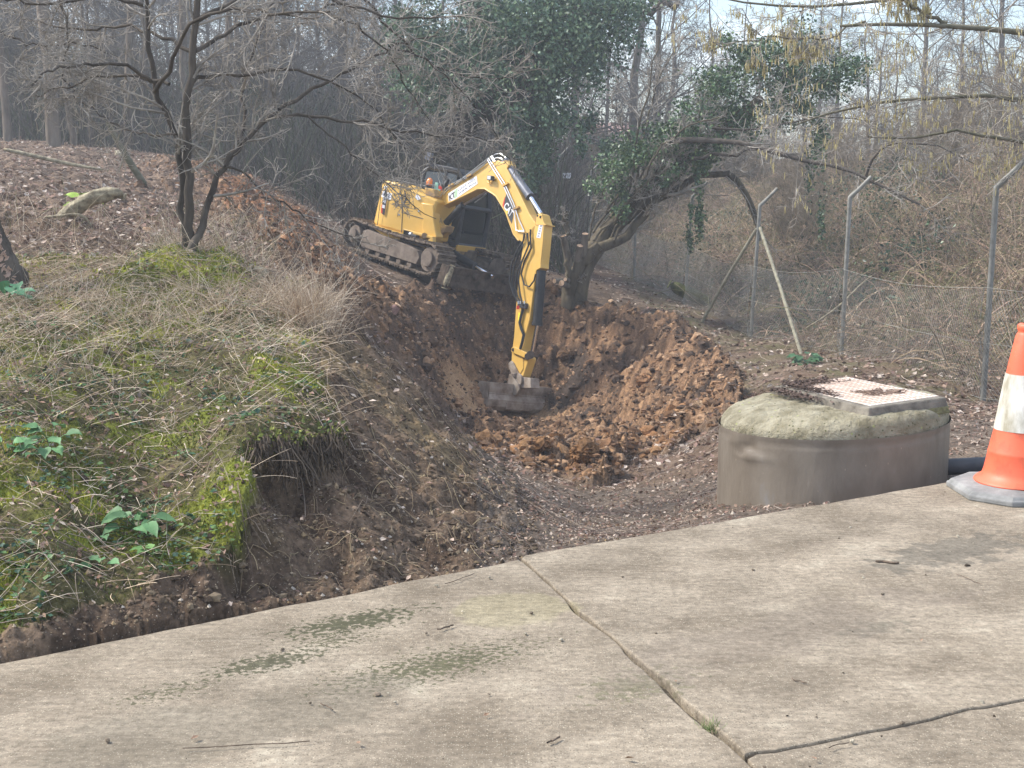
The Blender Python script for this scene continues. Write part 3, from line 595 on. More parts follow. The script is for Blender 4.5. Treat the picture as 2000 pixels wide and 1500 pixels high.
# ================================================================= EXCAVATOR
m_yel = mat('digger_yellow_paint', (.60, .36, .075), (.70, .43, .10), scale=3, rough=.45, bump=.05, bscale=30, spec=.45, c3=(.66, .42, .13), coat=.1, pos=(.3, .7))
m_yeld = mat('muddy_yellow_paint', (.26, .17, .09), (.60, .36, .085), scale=5, rough=.6, bump=.2, pos=(.40, .58))
m_mud = mat('mud_caked_steel', (.085, .065, .05), (.21, .165, .125), scale=9, rough=.95, bump=.8, bscale=30, dist=.02, spec=.15, c3=(.27, .215, .165))
m_mudd = mat('shadowed_caked_mud', (.045, .035, .028), (.12, .09, .07), scale=9, rough=.95, bump=.9, bscale=30, dist=.02, spec=.12)  # mud darkened further so its colour carries the shadow on the blade front
m_trk = mat('muddy_track_frame', (.105, .08, .062), (.23, .185, .15), scale=6, rough=.9, bump=.5, bscale=30, c3=(.13, .10, .08))
m_blk = mat('black_rubber', (.015, .016, .018), (.03, .03, .032), scale=20, rough=.55)
m_stl = mat('bright_steel_pipe', (.62, .64, .66), rough=.28, metal=.85)
m_chr = mat('chrome_rod', (.75, .78, .82), rough=.15, metal=1.0)
m_cyl = mat('grey_cylinder_barrel', (.12, .125, .15), (.17, .175, .2), scale=8, rough=.4, metal=.3)
m_bkt = mat('worn_grey_bucket_steel', (.145, .105, .08), (.36, .30, .245), scale=5, rough=.65, bump=.35, bscale=25, c3=(.40, .35, .30), metal=.0, pos=(.35, .6))
m_gls = mat('dark_cab_glass', (.018, .024, .026), rough=.08, spec=.7)
m_cab = mat('dark_cab_frame', (.03, .032, .036), (.05, .05, .055), scale=8, rough=.5)
m_wht = mat('white_sticker', (.74, .74, .76), rough=.5); m_red = mat('red_sticker', (.62, .05, .03), rough=.5); m_char = mat('charcoal_sticker', (.045, .045, .05), rough=.5)
m_grn = mat('green_sticker', (.20, .48, .10), rough=.5); m_grey = mat('faded_grey_print', (.20, .20, .26), rough=.6); m_yst = mat('yellow_sticker', (.85, .72, .05), rough=.5); m_ylet = mat('yellow_triangle', (.85, .55, .05), rough=.5)
m_amb = mat('amber_lens', (.9, .22, .02), rough=.2, spec=.6); m_mint = mat('mint_tag', (.35, .62, .50), rough=.6)
def _frame(th, pit, rol):
    F = np.array([math.cos(th), -math.sin(th), 0]); U = np.array([0, 0, 1.]); R = np.cross(F, U)
    F2 = F * math.cos(pit) - U * math.sin(pit); U2 = U * math.cos(pit) + F * math.sin(pit)
    return F2, R * math.cos(rol) + U2 * math.sin(rol), U2 * math.cos(rol) - R * math.sin(rol)
_F, _R, _U = _frame(math.radians(45), math.radians(10.5), math.radians(9)); EO = at(757, 487, 22.0) - (.95 * _R + .2 * _U)
EF, ER, EU = _frame(math.radians(30), math.radians(12.4), math.radians(6))
EM = Matrix(((EF[0], -ER[0], EU[0], EO[0]), (EF[1], -ER[1], EU[1], EO[1]), (EF[2], -ER[2], EU[2], EO[2]), (0, 0, 0, 1)))
ex = empty('excavator', None, 'yellow tracked excavator on the earth bank with its boom reaching down into the pit', 'excavator', M=EM)
PN = ER; SV = np.array([0, -1., 0])          # normal of the working plane, in world and in machine axes
def tr(px, py, r=0.):
    d = ray(px, py); c = np.array([0, 0, CAMH]); t = ((EO - c) @ PN + r) / (d @ PN); P = c + t * d - EO
    return np.array([P @ EF, -(P @ ER), P @ EU])
def poly(pts, r): return [tr(x, y, r) for x, y in pts]
def shift(A, dr): return [np.array(p_) + SV * dr for p_ in A]
def plate(b, pts, r0, r1): A = poly(pts, r0); return b.prism(A, shift(A, r1 - r0))
ru = 15 * math.pi / 180
def uc(f, r, u): return np.array([f * math.cos(ru) + r * math.sin(ru) * 1.0, -(r * math.cos(ru) - f * math.sin(ru)) * 1.0 - 2 * f * math.sin(ru) * 1.0 if False else -(r * math.cos(ru) + f * math.sin(ru)), u]) if False else np.array([f * math.cos(ru) - r * math.sin(ru), -(f * math.sin(ru) + r * math.cos(ru)), u])
ucR = np.array([[math.cos(ru), math.sin(ru), 0], [-math.sin(ru), math.cos(ru), 0], [0, 0, 1]])
# --- undercarriage
def track_loop(s, L=.93, r=.235, cu=.255):
    tot = 4 * L + 2 * math.pi * r; s = s % tot
    if s < 2 * L: return (-L + s, cu + r - .035 * math.sin(math.pi * s / (2 * L)) * 1, 0.)
    s -= 2 * L
    if s < math.pi * r: a = s / r; return (L + r * math.sin(a), cu + r * math.cos(a), -a)
    s -= math.pi * r
    if s < 2 * L: return (L - s, cu - r, math.pi)
    a = (s - 2 * L) / r; return (-L - r * math.sin(a), cu - r * math.cos(a), math.pi - a)
TOT = 4 * .93 + 2 * math.pi * .235
for side in (1, -1):
    tk = MB(); nsh = 40; w0, w1 = (.57, .95) if side > 0 else (-.95, -.57); wc = (w0 + w1) / 2; rg = RS(3)
    for k in range(nsh):
        f, u, a = track_loop(k * TOT / nsh); ca_, sa_ = math.cos(a), math.sin(a); Rm = ucR @ np.array([[ca_, 0, -sa_], [0, 1, 0], [sa_, 0, ca_]])
        tk.box(uc(f, wc, u), (TOT / nsh * .93, .38, .03), Rm)
        tk.box(uc(f, wc, u) + Rm @ np.array([.03, 0, .026]), (.028, .375, .03), Rm); tk.box(uc(f, wc, u) + Rm @ np.array([-.03, 0, .022]), (.02, .375, .022), Rm)
        tk.box(uc(f, wc, u) + Rm @ np.array([0, 0, -.04]), (TOT / nsh * .98, .10, .05), Rm)
    t_o = tk.build('track', m_mud, ex, bevel=.006)
    dm = t_o.modifiers.new('caked_mud', 'DISPLACE'); tx_ = bpy.data.textures.new('mud_noise', 'CLOUDS'); tx_.noise_scale = .06; dm.texture = tx_; dm.strength = .03; dm.texture_coords = 'LOCAL'; dm.mid_level = .5
    for f_, rr2, nm in ((-.93, .15, 'sprocket'), (.93, .195, 'idler')):
        b = MB(); A0 = uc(f_, w0 + .08, .255); B0 = uc(f_, w1 - .05, .255); b.tube([A0, B0], rr2, 20); b.tube([uc(f_, wc + side * .09, .255), uc(f_, wc + side * .19, .255)], rr2 * .62, 16)
        if f_ < 0:
            for k in range(14): a = k * 2 * math.pi / 14; b.box(uc(f_ + .175 * math.cos(a), wc, .255 + .175 * math.sin(a)), (.04, .08, .04), ucR)
        b.build(nm, m_trk, t_o, bevel=.01, smooth=True)
    b = MB(); sgn = side
    Pf = [(-.72, .15), (-.70, .36), (-.60, .40), (.45, .36), (.66, .33), (.74, .24), (.70, .12), (-.66, .10)]
    rA, rB = (w1 - .02, w0 + .06) if side > 0 else (w0 + .02, w1 - .06)
    b.prism([uc(f, rA, u) for f, u in Pf], [uc(f, rB, u) for f, u in Pf]); b.box(uc(-.05, rA + sgn * .006, .24), (.06, .02, .07), ucR)
    for k in range(5): f = -.52 + k * .26; b.tube([uc(f, rB, .075), uc(f, rA - sgn * .02, .075)], .055, 12)
    b.build('track_frame', m_trk, t_o, bevel=.012)
b = MB(); b.box(uc(0, 0, .34), (.9, 1.2, .22), ucR); b.tube([(0, 0, .40), (0, 0, .50)], .38, 28); b.build('chassis', m_mud, ex, bevel=.02)
bl = MB(); prof = [(1.40, -.04), (1.38, .04), (1.36, .14), (1.40, .26), (1.44, .26), (1.41, .14), (1.43, .03), (1.46, -.05)]
bl.prism([uc(f, .97, u) for f, u in prof], [uc(f, -.97, u) for f, u in prof])
for r_ in (.965, -.965): bl.prism([uc(f, r_, u) for f, u in [(1.26, -.04), (1.30, .27), (1.47, .27), (1.50, -.06)]], [uc(f, r_ - .03, u) for f, u in [(1.26, -.04), (1.30, .27), (1.47, .27), (1.50, -.06)]])
for r_ in (.34, -.34): bl.tube([uc(.4, r_, .30), uc(1.0, r_, .20), uc(1.5, r_, .16)], .055, 8)
bl.build('dozer_blade', m_mudd, ex, bevel=.012)
b = MB(); b.tube([uc(.5, 0, .36), uc(1.05, 0, .27)], .06, 12); b.build('blade_cylinder', m_blk, ex, smooth=True); b = MB(); b.tube([uc(1.05, 0, .27), uc(1.48, 0, .2)], .03, 10); b.build('blade_rod', m_chr, ex, smooth=True)
# --- house
def arc(fr, rmax, fc, n=11):  # rounded tail in plan from right to left
    return [(fc - fr * math.cos(a), rmax * math.sin(a)) for a in np.linspace(math.pi / 2, -math.pi / 2, n)]
def plan_prism(b, plan, ub, ut):
    A = [np.array([f, -r, ub(f, r)]) for f, r in plan]; B = [np.array([f, -r, ut(f, r)]) for f, r in plan]; return b.prism(A, B)
tail = arc(.62, .78, -.42, 25)
top = lambda f, r: 1.24 - .10 * max(0, f + .1) / .5 - .05 * max(0, -(f + .75)) / .2
b = MB(); plan_prism(b, [(.36, .16), (.36, .78)] + tail[0:] + [(-.38, -.78), (-.38, .16)], lambda f, r: .50, top); eng = b.build('engine_cover', m_yel, ex, bevel=.05, seg=4, smooth=True, angle=30)
tail2 = arc(.65, .805, -.42, 25)
b = MB(); plan_prism(b, [(.30, .2), (.30, .80)] + tail2 + [(-.2, -.805), (-.2, .2)], lambda f, r: .385 + .16 * max(0, -f - .45) / .5 * .6, lambda f, r: .505); b.build('counterweight_skirt', m_yel, ex, bevel=.012, smooth=True)
b = MB(); plan_prism(b, [(.44, -.80), (.47, .40), (.3, .74), (-.3, .74), (-.3, -.80)], lambda f, r: .36, lambda f, r: .45); b.build('deck', m_yeld, ex, bevel=.01)
# panel gaps, grille, handles on the side
def line(px, r, w, name, mt, par=ex):
    b = MB(); P = [tr(x, y, r) for x, y in px]; b.tube(P, w, 6); return b.build(name, mt, par, smooth=True)
for L_ in ([(747, 352), (742, 400), (737, 440)], [(782, 362), (786, 410), (784, 457)], [(785, 415), (836, 430)]): line(L_, .782, .005, 'panel_gap', m_char, eng)
for x, y in ((779, 419), (818, 412)): b = MB(); b.tube([tr(x, y, .775), tr(x, y, .79)], .016, 10); b.build('latch', m_stl, eng)
line([(790, 372), (792, 380), (793, 392), (788, 399)], .80, .010, 'door_handle', m_char, eng)
b = MB()
for k in range(7): b.box(tr(819 + k * .9, 368 + k * 3.1 - 8, .70), (.30, .02, .012))
def decal(name, pts, r, mt, th=.003, par=ex): b = MB(); plate(b, pts, r, r + th); return b.build(name, mt, par)
decal('charcoal_stripe', [(753, 366), (756.5, 377), (755, 395), (751, 421), (745.5, 417), (747, 392)], .788, m_char, par=eng)
decal('red_stripe', [(745.2, 400), (747.2, 399), (747, 417), (744, 416)], .7895, m_red, par=eng)
decal('white_label', [(749.5, 382), (755.5, 384), (752.5, 397.5), (746.8, 395)], .792, m_wht, par=eng)
decal('white_label', [(747, 399.5), (752, 401), (751.2, 407.5), (746, 405.5)], .792, m_wht, par=eng)
def text_on(s, px, py, r, hx, vx, size, mt, name, par, sy=1.0):
    """real lettering: font outline turned into a thin mesh; hx/vx = local directions of reading and of letter tops"""
    cu = bpy.data.curves.new(name, 'FONT'); cu.body = s; cu.size = 1; cu.align_x = 'CENTER'; cu.align_y = 'CENTER'; cu.offset = .025; cu.resolution_u = 3
    tmp = bpy.data.objects.new('tmp', cu); COL.objects.link(tmp); bpy.context.view_layer.update()
    me = bpy.data.meshes.new_from_object(tmp.evaluated_get(bpy.context.evaluated_depsgraph_get())); bpy.data.objects.remove(tmp)
    hx = np.array(hx, float); hx /= np.linalg.norm(hx); vx = np.array(vx, float); vx /= np.linalg.norm(vx); c = tr(px, py, r); me.name = name
    for v in me.vertices: v.co = Vector(c + hx * v.co.x * size + vx * v.co.y * size * sy)
    return link(name, me, par, mt)
def dirpx(a, b_, r): return tr(*b_, r) - tr(*a, r)
text_on('CAT', 751.3, 389.5, .7965, dirpx((749, 397), (754, 384), .79), dirpx((752, 389), (747, 388), .79), .060, m_char, 'lettering', eng)
def tail_label(name, a0, a1, u0, u1, mt, pr=.004):
    b = MB(); A, Bq = [], []
    for k in range(6):
        a = math.radians(a0 + (a1 - a0) * k / 5)
        for e_, l_ in ((pr, A), (0, Bq)): l_ += [cpt(-.42 - (.62 + e_) * math.cos(a), (.78 + e_) * math.sin(a), u_ - .05 * k / 5 * 0) for u_ in (u0, u1)]
    V = A + Bq; F = [(2 * k, 2 * k + 1, 2 * k + 3, 2 * k + 2) for k in range(5)] + [(12 + 2 * k, 14 + 2 * k, 15 + 2 * k, 13 + 2 * k) for k in range(5)]
    b.add(V, F); return b.build(name, mt, eng)
def cpt(f, r, u): return np.array([f, -r, u])
tail_label('white_label', 84, 58, .96, 1.06, m_wht, .006)
for k in range(4): tail_label('faded_print', 80 - k * 5, 78 - k * 5, .99, 1.035, m_grey, .010)
tail_label('white_label', 70, 60, 1.10, 1.15, m_wht, .006)
decal('white_label', [(813, 380), (818, 381), (822.5, 389), (816, 391), (811, 386)], .792, m_wht, par=eng)
# swing casting, boom foot bracket
b = MB(); plate(b, [(822, 396), (836, 398), (846, 400), (847, 430), (850, 448), (853, 462), (842, 474), (836, 478), (806, 469), (806, 464), (826, 462), (824, 440), (828, 418)], .80, .60); b.build('swing_casting', m_yel, ex, bevel=.014, smooth=True)
b = MB(); plate(b, [(846, 398), (852, 412), (856, 428), (862, 438), (872, 441), (868, 452), (856, 462), (847, 462)], .64, .38); b.build('boom_bracket', m_yeld, ex, bevel=.012)
b = MB(); plate(b, [(789, 449), (813, 455), (812, 470), (787, 463)], .812, .80); rec = b.build('recess', m_dark, ex)
line([(788.5, 448), (813, 454.5)], .815, .012, 'recess_lip', m_yel, rec); line([(788, 448), (786.5, 463), (808, 469)], .815, .010, 'recess_lip', m_yel, rec)
line([(800, 457), (807, 459)], .84, .035, 'swing_rod', m_chr); b = MB(); b.tube([tr(804, 460, .86), tr(816, 463, .86)], .05, 14); b.build('swing_cylinder', m_blk, ex, smooth=True)
b = MB(); plate(b, [(806, 452), (845, 462), (846, 472), (838, 477), (804, 470), (806, 464), (834, 470), (840, 466), (806, 457)], .90, .80); b.build('swing_lug', m_yel, ex, bevel=.008)
b = MB(); b.tube([tr(829, 460, .915), tr(829, 460, .8)], .045, 14); b.build('pivot_pin', m_yeld, ex, smooth=True)
# hazard beacon etc
bc = tr(836, 368, .62); b = MB(); b.tube([bc, bc + np.array([0, 0, .05])], .055, 14); bo = b.build('beacon', m_char, ex, smooth=True); b = MB(); b.lathe([(.05, .05), (.052, .09), (.042, .14), (.02, .165), (0, .17)], bc, 16); b.build('beacon_lens', m_amb, bo, smooth=True)
b = MB(); plate(b, [(829, 366), (847, 369), (850, 382), (845, 400), (831, 397)], .70, .30); b.build('tank_box', m_yeld, ex, bevel=.015)
b = MB(); plate(b, [(850, 356), (855, 357), (854, 368), (861, 371), (852, 377), (846, 373)], .55, .53); b.build('warning_tag', m_mint, ex, bevel=.004)
b = MB(); plate(b, [(857, 362), (863, 365), (862, 373), (856, 370)], .50, .485); b.build('warning_tag', m_red, ex, bevel=.004)
# cab
cabF = [(-.40, .50), (-.42, 1.52), (-.34, 1.60), (.18, 1.635), (.28, 1.60), (.44, 1.12), (.48, .50)]
cabo = MB(); w_ = .05
def cpt(f, r, u): return np.array([f, -r, u])
for r_ in (.12, -.80):
    s_ = -1 if r_ > 0 else 1
    for i in range(len(cabF)):
        a_, c_ = cabF[i], cabF[(i + 1) % len(cabF)]; cabo.tube([cpt(a_[0], r_ + s_ * .03, a_[1]), cpt(c_[0], r_ + s_ * .03, c_[1])], .038, 8)
    cabo.tube([cpt(.02, r_ + s_ * .03, .5), cpt(.0, r_ + s_ * .03, 1.70)], .03, 8)
for f, u in cabF: cabo.tube([cpt(f, .10, u), cpt(f, -.78, u)], .038, 8)
cab = cabo.build('cab', m_cab, ex, smooth=True)
RF = [(-.43, 1.59), (.20, 1.635), (.28, 1.60), (.28, 1.65), (.1, 1.69), (-.38, 1.66)]
b = MB(); b.prism([cpt(f_, .13, u_) for f_, u_ in RF], [cpt(f_, -.81, u_) for f_, u_ in RF]); b.build('cab_roof', m_cab, cab, bevel=.02)
def quad(name, P, mt, par, th=.006): b = MB(); nn = np.cross(P[1] - P[0], P[2] - P[0]); nn /= np.linalg.norm(nn); b.prism(P, [p_ - nn * th for p_ in P]); return b.build(name, mt, par)
ins = lambda r_: [cpt(-.38, r_, .60), cpt(-.38, r_, 1.52), cpt(.18, r_, 1.60), cpt(.41, r_, 1.12), cpt(.44, r_, .60)]
quad('side_window', ins(.10), m_gls, cab); quad('side_window', ins(-.79), m_gls, cab)
quad('windscreen', [cpt(.45, .08, .74), cpt(.425, .08, 1.12), cpt(.27, .08, 1.60), cpt(.27, -.76, 1.60), cpt(.425, -.76, 1.12), cpt(.45, -.76, .74)], m_gls, cab)
quad('lower_windscreen', [cpt(.47, .08, .52), cpt(.455, .08, .70), cpt(.455, -.76, .70), cpt(.47, -.76, .52)], m_gls, cab)
b = MB(); b.box((.0, .33, .75), (.38, .42, .12)); b.box((-.2, .33, 1.0), (.1, .4, .5)); b.build('seat', m_blk, cab, bevel=.03)
b = MB(); b.box((.505, .34, .46), (.04, .90, .10)); b.build('front_sill', m_yel, ex, bevel=.008)
b = MB(); b.box((.50, .36, .40), (.02, .95, .08)); b.build('front_apron', m_yeld, ex, bevel=.006)
b = MB(); b.tube([cpt(-.36, .10, 1.62), cpt(-.38, .12, 1.74)], .018, 8); b.box(cpt(-.38, .13, 1.76), (.10, .10, .12)); b.build('roof_light', m_cyl, cab, bevel=.01)
b = MB(); b.tube([tr(868, 378, .2), tr(866, 368, .25), tr(862, 360, .3)], .012, 6); b.lathe([(0, -.02), (.10, -.01), (.11, .02), (.0, .04)], (0, 0, 0), 16); 
mv = np.array(b.V); off_ = tr(872, 362, .3); k0 = len(mv) - 64
for i_ in range(k0, len(mv)): q = mv[i_]; b.V[i_] = (off_[0] + q[2], off_[1] + q[0] * .8, off_[2] + q[1])
b.build('mirror', m_blk, ex, smooth=True)
# --- boom
_sw = math.radians(20); PN = ER * math.cos(_sw) - EF * math.sin(_sw); SV = np.array([-math.sin(_sw), -math.cos(_sw), 0]); BFW = np.array([math.cos(_sw), -math.sin(_sw), 0])   # the boom is swung a little towards the pit
BR = .30; BW = .085
boomP = [(838, 442), (836, 415), (848, 391), (900, 355), (953, 317), (972, 313), (984, 318), (990, 330), (1012, 372), (1034, 418), (1046, 436), (1044, 452), (1034, 466), (1021, 474), (1012, 468), (1002, 456), (987, 414), (968, 383), (961, 377), (953, 374), (945, 370), (934, 370), (890, 392), (862, 404), (852, 418), (850, 440)]
b = MB(); plate(b, boomP, BR + BW, BR - BW); boom = b.build('boom', m_yel, ex, bevel=.010)
line([(853, 408), (890, 390), (934, 368.5), (947, 368.5), (955, 374), (962, 378), (969, 383.5), (988, 415), (1003, 457), (1013, 470)], BR + BW, .012, 'weld_edge', m_yel, boom)
bs = BR + BW + .0015
decal('banner', [(875.5, 378), (931, 343.5), (933, 359), (886, 391), (876.5, 393.5)], bs, m_wht, .003, boom)
hx = dirpx((880, 384), (930, 352), bs); vx = np.cross(SV, hx); vx = vx * (1 if vx[2] > 0 else -1)
text_on('K', 880.0, 386.0, bs + .0065, hx, vx, .125, m_char, 'lettering', boom); text_on('T', 885.5, 381.5, bs + .0065, hx, vx, .12, m_char, 'lettering', boom); text_on('//', 890.5, 378.5, bs + .0065, hx + vx * .1, vx, .16, m_grn, 'lettering', boom)
rg = RS(12)
for row, (ox, oy, n_) in enumerate([(-1.2, -3.8, 12), (.6, 2.2, 14)]):     # two rows of small print, not legible in the photograph
    for k in range(n_):
        if k in (6 + row,): continue
        x = 896.5 + k * (34. / n_) + ox; y = 374.8 - k * (21.8 / n_) + oy; c = tr(x, y, bs + .0045); hh = hx / np.linalg.norm(hx); vv_ = vx / np.linalg.norm(vx); a1 = rg.uniform(.006, .010)
        for q in range(2): b = MB(); o_ = c + hh * rg.uniform(-.006, .006) + vv_ * rg.uniform(-.008, .008); b.prism([o_ - hh * a1 - vv_ * .012, o_ + hh * a1 - vv_ * .008, o_ + hh * a1 * .6 + vv_ * .014, o_ - hh * a1 * .8 + vv_ * .01], [o_ - hh * a1 - vv_ * .012 - SV * .002, o_ + hh * a1 - vv_ * .008 - SV * .002, o_ + hh * a1 * .6 + vv_ * .014 - SV * .002, o_ - hh * a1 * .8 + vv_ * .01 - SV * .002]); b.build('small_print', m_grey, boom)
decal('charcoal_stripe', [(989, 379), (992, 384), (1001, 405), (1002.5, 422), (999.5, 437), (995, 428), (985, 405), (986, 392)], bs, m_char, .003, boom)
decal('red_stripe', [(985, 388), (986.8, 384), (984.2, 405), (981.5, 401)], bs + .001, m_red, .003, boom)
hx2 = dirpx((988, 403), (996, 415), bs); vx2 = np.cross(SV, hx2); vx2 = vx2 * (1 if (vx2 @ dirpx((986, 410), (1000, 403), bs)) > 0 else -1)
decal('yellow_triangle', [(986.3, 411), (992, 411), (990.5, 421.5)], bs + .0035, m_ylet, .002, boom)
text_on('CAT', 993.0, 409.5, bs + .0075, hx2, vx2, .125, m_wht, 'lettering', boom, 1.15)
# work lamp on boom side
b = MB(); plate(b, [(951, 342), (960, 343), (959.5, 352), (950, 351)], BR + BW + .09, BR + BW + .02); wl = b.build('work_lamp', m_char, boom, bevel=.01); decal('lamp_lens', [(952.5, 343.5), (958.5, 344), (958, 350.5), (951.8, 350)], BR + BW + .092, mat('lamp_lens', (.6, .62, .6), rough=.15), .004, wl)
line([(955, 352), (957, 358), (952, 356)], BR + BW + .03, .014, 'lamp_bracket', m_yel, wl)
# steel pipes along the boom
rr0 = BR + BW + .025
pipes = [([(860, 384), (870, 368), (886, 358), (914, 343), (925, 335), (950, 317), (952, 312), (960, 326), (983, 362), (999, 398), (1004, 410), (1008, 450), (1024, 453)], 0, .010),
         ([(866, 380), (878, 366), (914, 346), (946, 322), (954, 309), (962, 321), (985, 357), (1003, 397), (1013, 428), (1024, 452)], .0, .010),
         ([(872, 372), (914, 348), (950, 316), (958, 306), (968, 321), (990, 358), (1007, 396), (1017, 425), (1034, 444)], -.05, .010),
         ([(880, 366), (950, 312), (961, 305), (972, 324), (994, 360), (1012, 400), (1026, 418), (1040, 424)], -.10, .009),
         ([(960, 312), (972, 308), (980, 310), (986, 318), (994, 330)], -.16, .010), ([(958, 308), (968, 301), (978, 300), (988, 308), (1002, 322), (1008, 334)], -.2, .008)]
for P, dr, w in pipes: line(P, rr0 + dr, w, 'hydraulic_pipe', m_stl, boom)
for x, y in ((914, 345), (879, 363), (985, 362), (1006, 408)): b = MB(); plate(b, [(x - 4, y - 2), (x + 5, y - 6), (x + 6, y - 3), (x - 3, y + 2)], rr0 + .02, BR - .05); b.build('pipe_clamp', m_yeld, boom)
line([(927, 396), (950, 379)], BR + .0, .008, 'gas_strut', m_stl, boom)
# boom cylinder under the boom
b = MB(); b.tube([tr(862, 446, BR), tr(905, 400, BR)], .055, 14); b.build('boom_cylinder', m_blk, ex, smooth=True); line([(905, 400), (955, 372)], BR, .03, 'boom_rod', m_chr)
# stick cylinder on top of boom
cy0, cy1, cy2 = tr(985, 322, BR), tr(1034, 391, BR), tr(1056, 420, BR); dz_ = np.array([0, 0, .05])
sc_ = MB(); sc_.tube([cy0 + dz_, cy1 + dz_], .062, 18); sc_.tube([cy0 + dz_, cy0 + dz_ + (cy1 - cy0) * .04], .072, 18); sc_.tube([cy1 + dz_ - (cy1 - cy0) * .05, cy1 + dz_], .07, 18); scyl = sc_.build('stick_cylinder', m_cyl, ex, smooth=True); b = MB(); b.tube([cy1 + dz_, cy2 + dz_ * .3], .033, 14); b.build('stick_rod', m_chr, scyl, smooth=True)
line([(994, 318), (1004, 330), (1018, 350), (1033, 378)], BR + .02, .012, 'cylinder_pipe', m_char, scyl); b = MB(); plate(b, [(980, 316), (988, 312), (994, 322), (988, 332), (981, 326)], BR + .08, BR - .08); b.build('cylinder_lug', m_yel, boom, bevel=.01)
# --- stick
stP = [(1047.5, 424), (1049.5, 418), (1053.5, 416), (1057.5, 418), (1062, 434), (1063.5, 437), (1060.5, 470), (1056, 514), (1056, 523), (1047, 528), (1034, 625), (1026, 655), (1022, 680), (1022, 720), (1016, 730), (1008, 726), (1004, 712), (998.8, 706), (999.5, 690), (1004, 655), (1010, 565), (1019, 495), (1024, 462), (1040, 444), (1046, 438)]
b = MB(); plate(b, stP, BR + BW, BR - BW); stick = b.build('stick', m_yel, ex, bevel=.008)
ss = BR + BW
b = MB(); plate(b, [(1046, 439), (1047, 436), (1066, 437.5), (1066, 439.5)], ss + .008, BR - BW - .01); b.build('top_flange', m_yel, stick)
for x, y, r_ in ((1050, 421.3, .014), (1056, 423.8, .02)): b = MB(); b.tube([tr(x, y, ss + .006), tr(x, y, ss - .01)], r_, 10); b.build('pin', m_char, stick)
decal('white_label', [(1053.5, 436.5 + 1), (1060.5, 438), (1055.5, 465.5), (1048, 464)], ss + .0012, m_wht, .003, stick)
for k in range(5):
    x, y = 1056.8 - k * 1.25, 441.5 + k * 4.9; b = MB(); c = [(x - 1.6, y - 1.5), (x + 1.5, y - 1.4), (x + 1.2, y + 1.5), (x - 1.8, y + 1.4)]; plate(b, c, ss + .0045, ss + .0065); b.build('small_print', m_grey, stick)
    if k: b = MB(); plate(b, [(x - .6, y - .6), (x + .5, y - .5), (x + .4, y + .6), (x - .8, y + .5)], ss + .0068, ss + .0078); b.build('small_print', m_wht, stick)
decal('yellow_sticker', [(1013, 610), (1016.5, 610.5), (1015, 626), (1011.5, 625.5)], ss + .0012, m_yst, .003, stick)
line([(1062.5, 437), (1060.5, 470), (1056, 514)], ss, .008, 'weld_edge', m_yel, stick)
hs_ = BR + BW + .03
for P, dr in [([(1024, 455), (1022, 470), (1008, 492), (998, 520), (995.5, 550), (1003, 575), (1013, 592)], 0), ([(1026, 456), (1026, 474), (1013, 497), (1003, 525), (1000, 555), (1008, 580), (1016, 594)], -.04), ([(1036, 448), (1036, 470), (1024, 500), (1010, 530), (1006, 560), (1012, 582), (1019, 595)], 0), ([(1036, 462), (1037, 485), (1024, 510), (1018, 535), (1024, 556), (1034, 560), (1043, 548), (1046, 535)], .01), ([(1030, 455), (1032, 480), (1018, 515), (1012, 545), (1016, 575), (1021, 596)], .03)]: line(P, hs_ + dr, .0125, 'hydraulic_hose', m_blk, stick)
b = MB(); plate(b, [(1010, 591), (1027, 592), (1026, 603), (1011, 600)], ss + .05, ss); mf = b.build('manifold', m_char, stick, bevel=.005)
for x in (1010.5, 1013.5): b = MB(); b.tube([tr(x, 597, ss + .055), tr(x - .5, 604, ss + .055)], .012, 8); b.build('red_cap', m_red, mf)
for x in (1012, 1016, 1020, 1024): line([(x, 588), (x, 594)], ss + .055, .011, 'hose_end', m_stl, mf)
line([(1021, 604), (1018, 616), (1015, 630), (1018, 642), (1023, 654), (1020, 668), (1016, 682)], ss + .03, .021, 'guarded_hose', m_blk, stick)
# bucket cylinder in front of the stick
q0, q1, q2 = tr(1052, 527, BR), tr(1044, 631, BR), tr(1036, 692, BR); fo = BFW * .06
b = MB(); b.tube([q0 + fo, q1 + fo], .072, 18); b.tube([q1 + fo - (q1 - q0) * .04, q1 + fo + (q1 - q0) * .03], .08, 18); bcy = b.build('bucket_cylinder', m_blk, ex, smooth=True); b = MB(); b.tube([q1 + fo, q2 + fo * .4], .03, 12); b.build('bucket_rod', m_chr, bcy, smooth=True); line([(1059, 530), (1056, 580), (1050, 628)], BR, .016, 'cylinder_guard', m_char, bcy)
# links
def bar(b, p0, p1, w0_, w1_, r0, r1):
    a, c = tr(*p0, r0), tr(*p1, r0); d = (c - a) / np.linalg.norm(c - a); nn = np.cross(d, SV); A = []
    for cc, w, s0 in ((a, w0_, math.pi / 2), (c, w1_, -math.pi / 2)):
        for k in range(7): t = s0 + math.pi * k / 6; A.append(cc + w * (d * math.cos(t) + nn * math.sin(t)))
    return b.prism(A, shift(A, r1 - r0))
b = MB(); bar(b, (1002, 683), (1029, 695), .045, .04, ss + .035, ss + .005); bar(b, (1002, 683), (1029, 695), .045, .04, BR - BW - .005, BR - BW - .035); b.build('side_link', m_yel, ex, bevel=.004)
b = MB(); b.tube([tr(1031, 696, ss + .05), tr(1031, 696, BR - BW - .05)], .05, 14); b.tube([tr(1036, 693, ss - .0), tr(1036, 693, BR - BW)], .06, 14); b.build('link_pin', m_mud, ex, smooth=True)
b = MB(); bar(b, (1029, 701), (1019, 731), .04, .04, ss - .01, BR - BW + .01); b.build('bucket_link', m_yel, ex, bevel=.006)
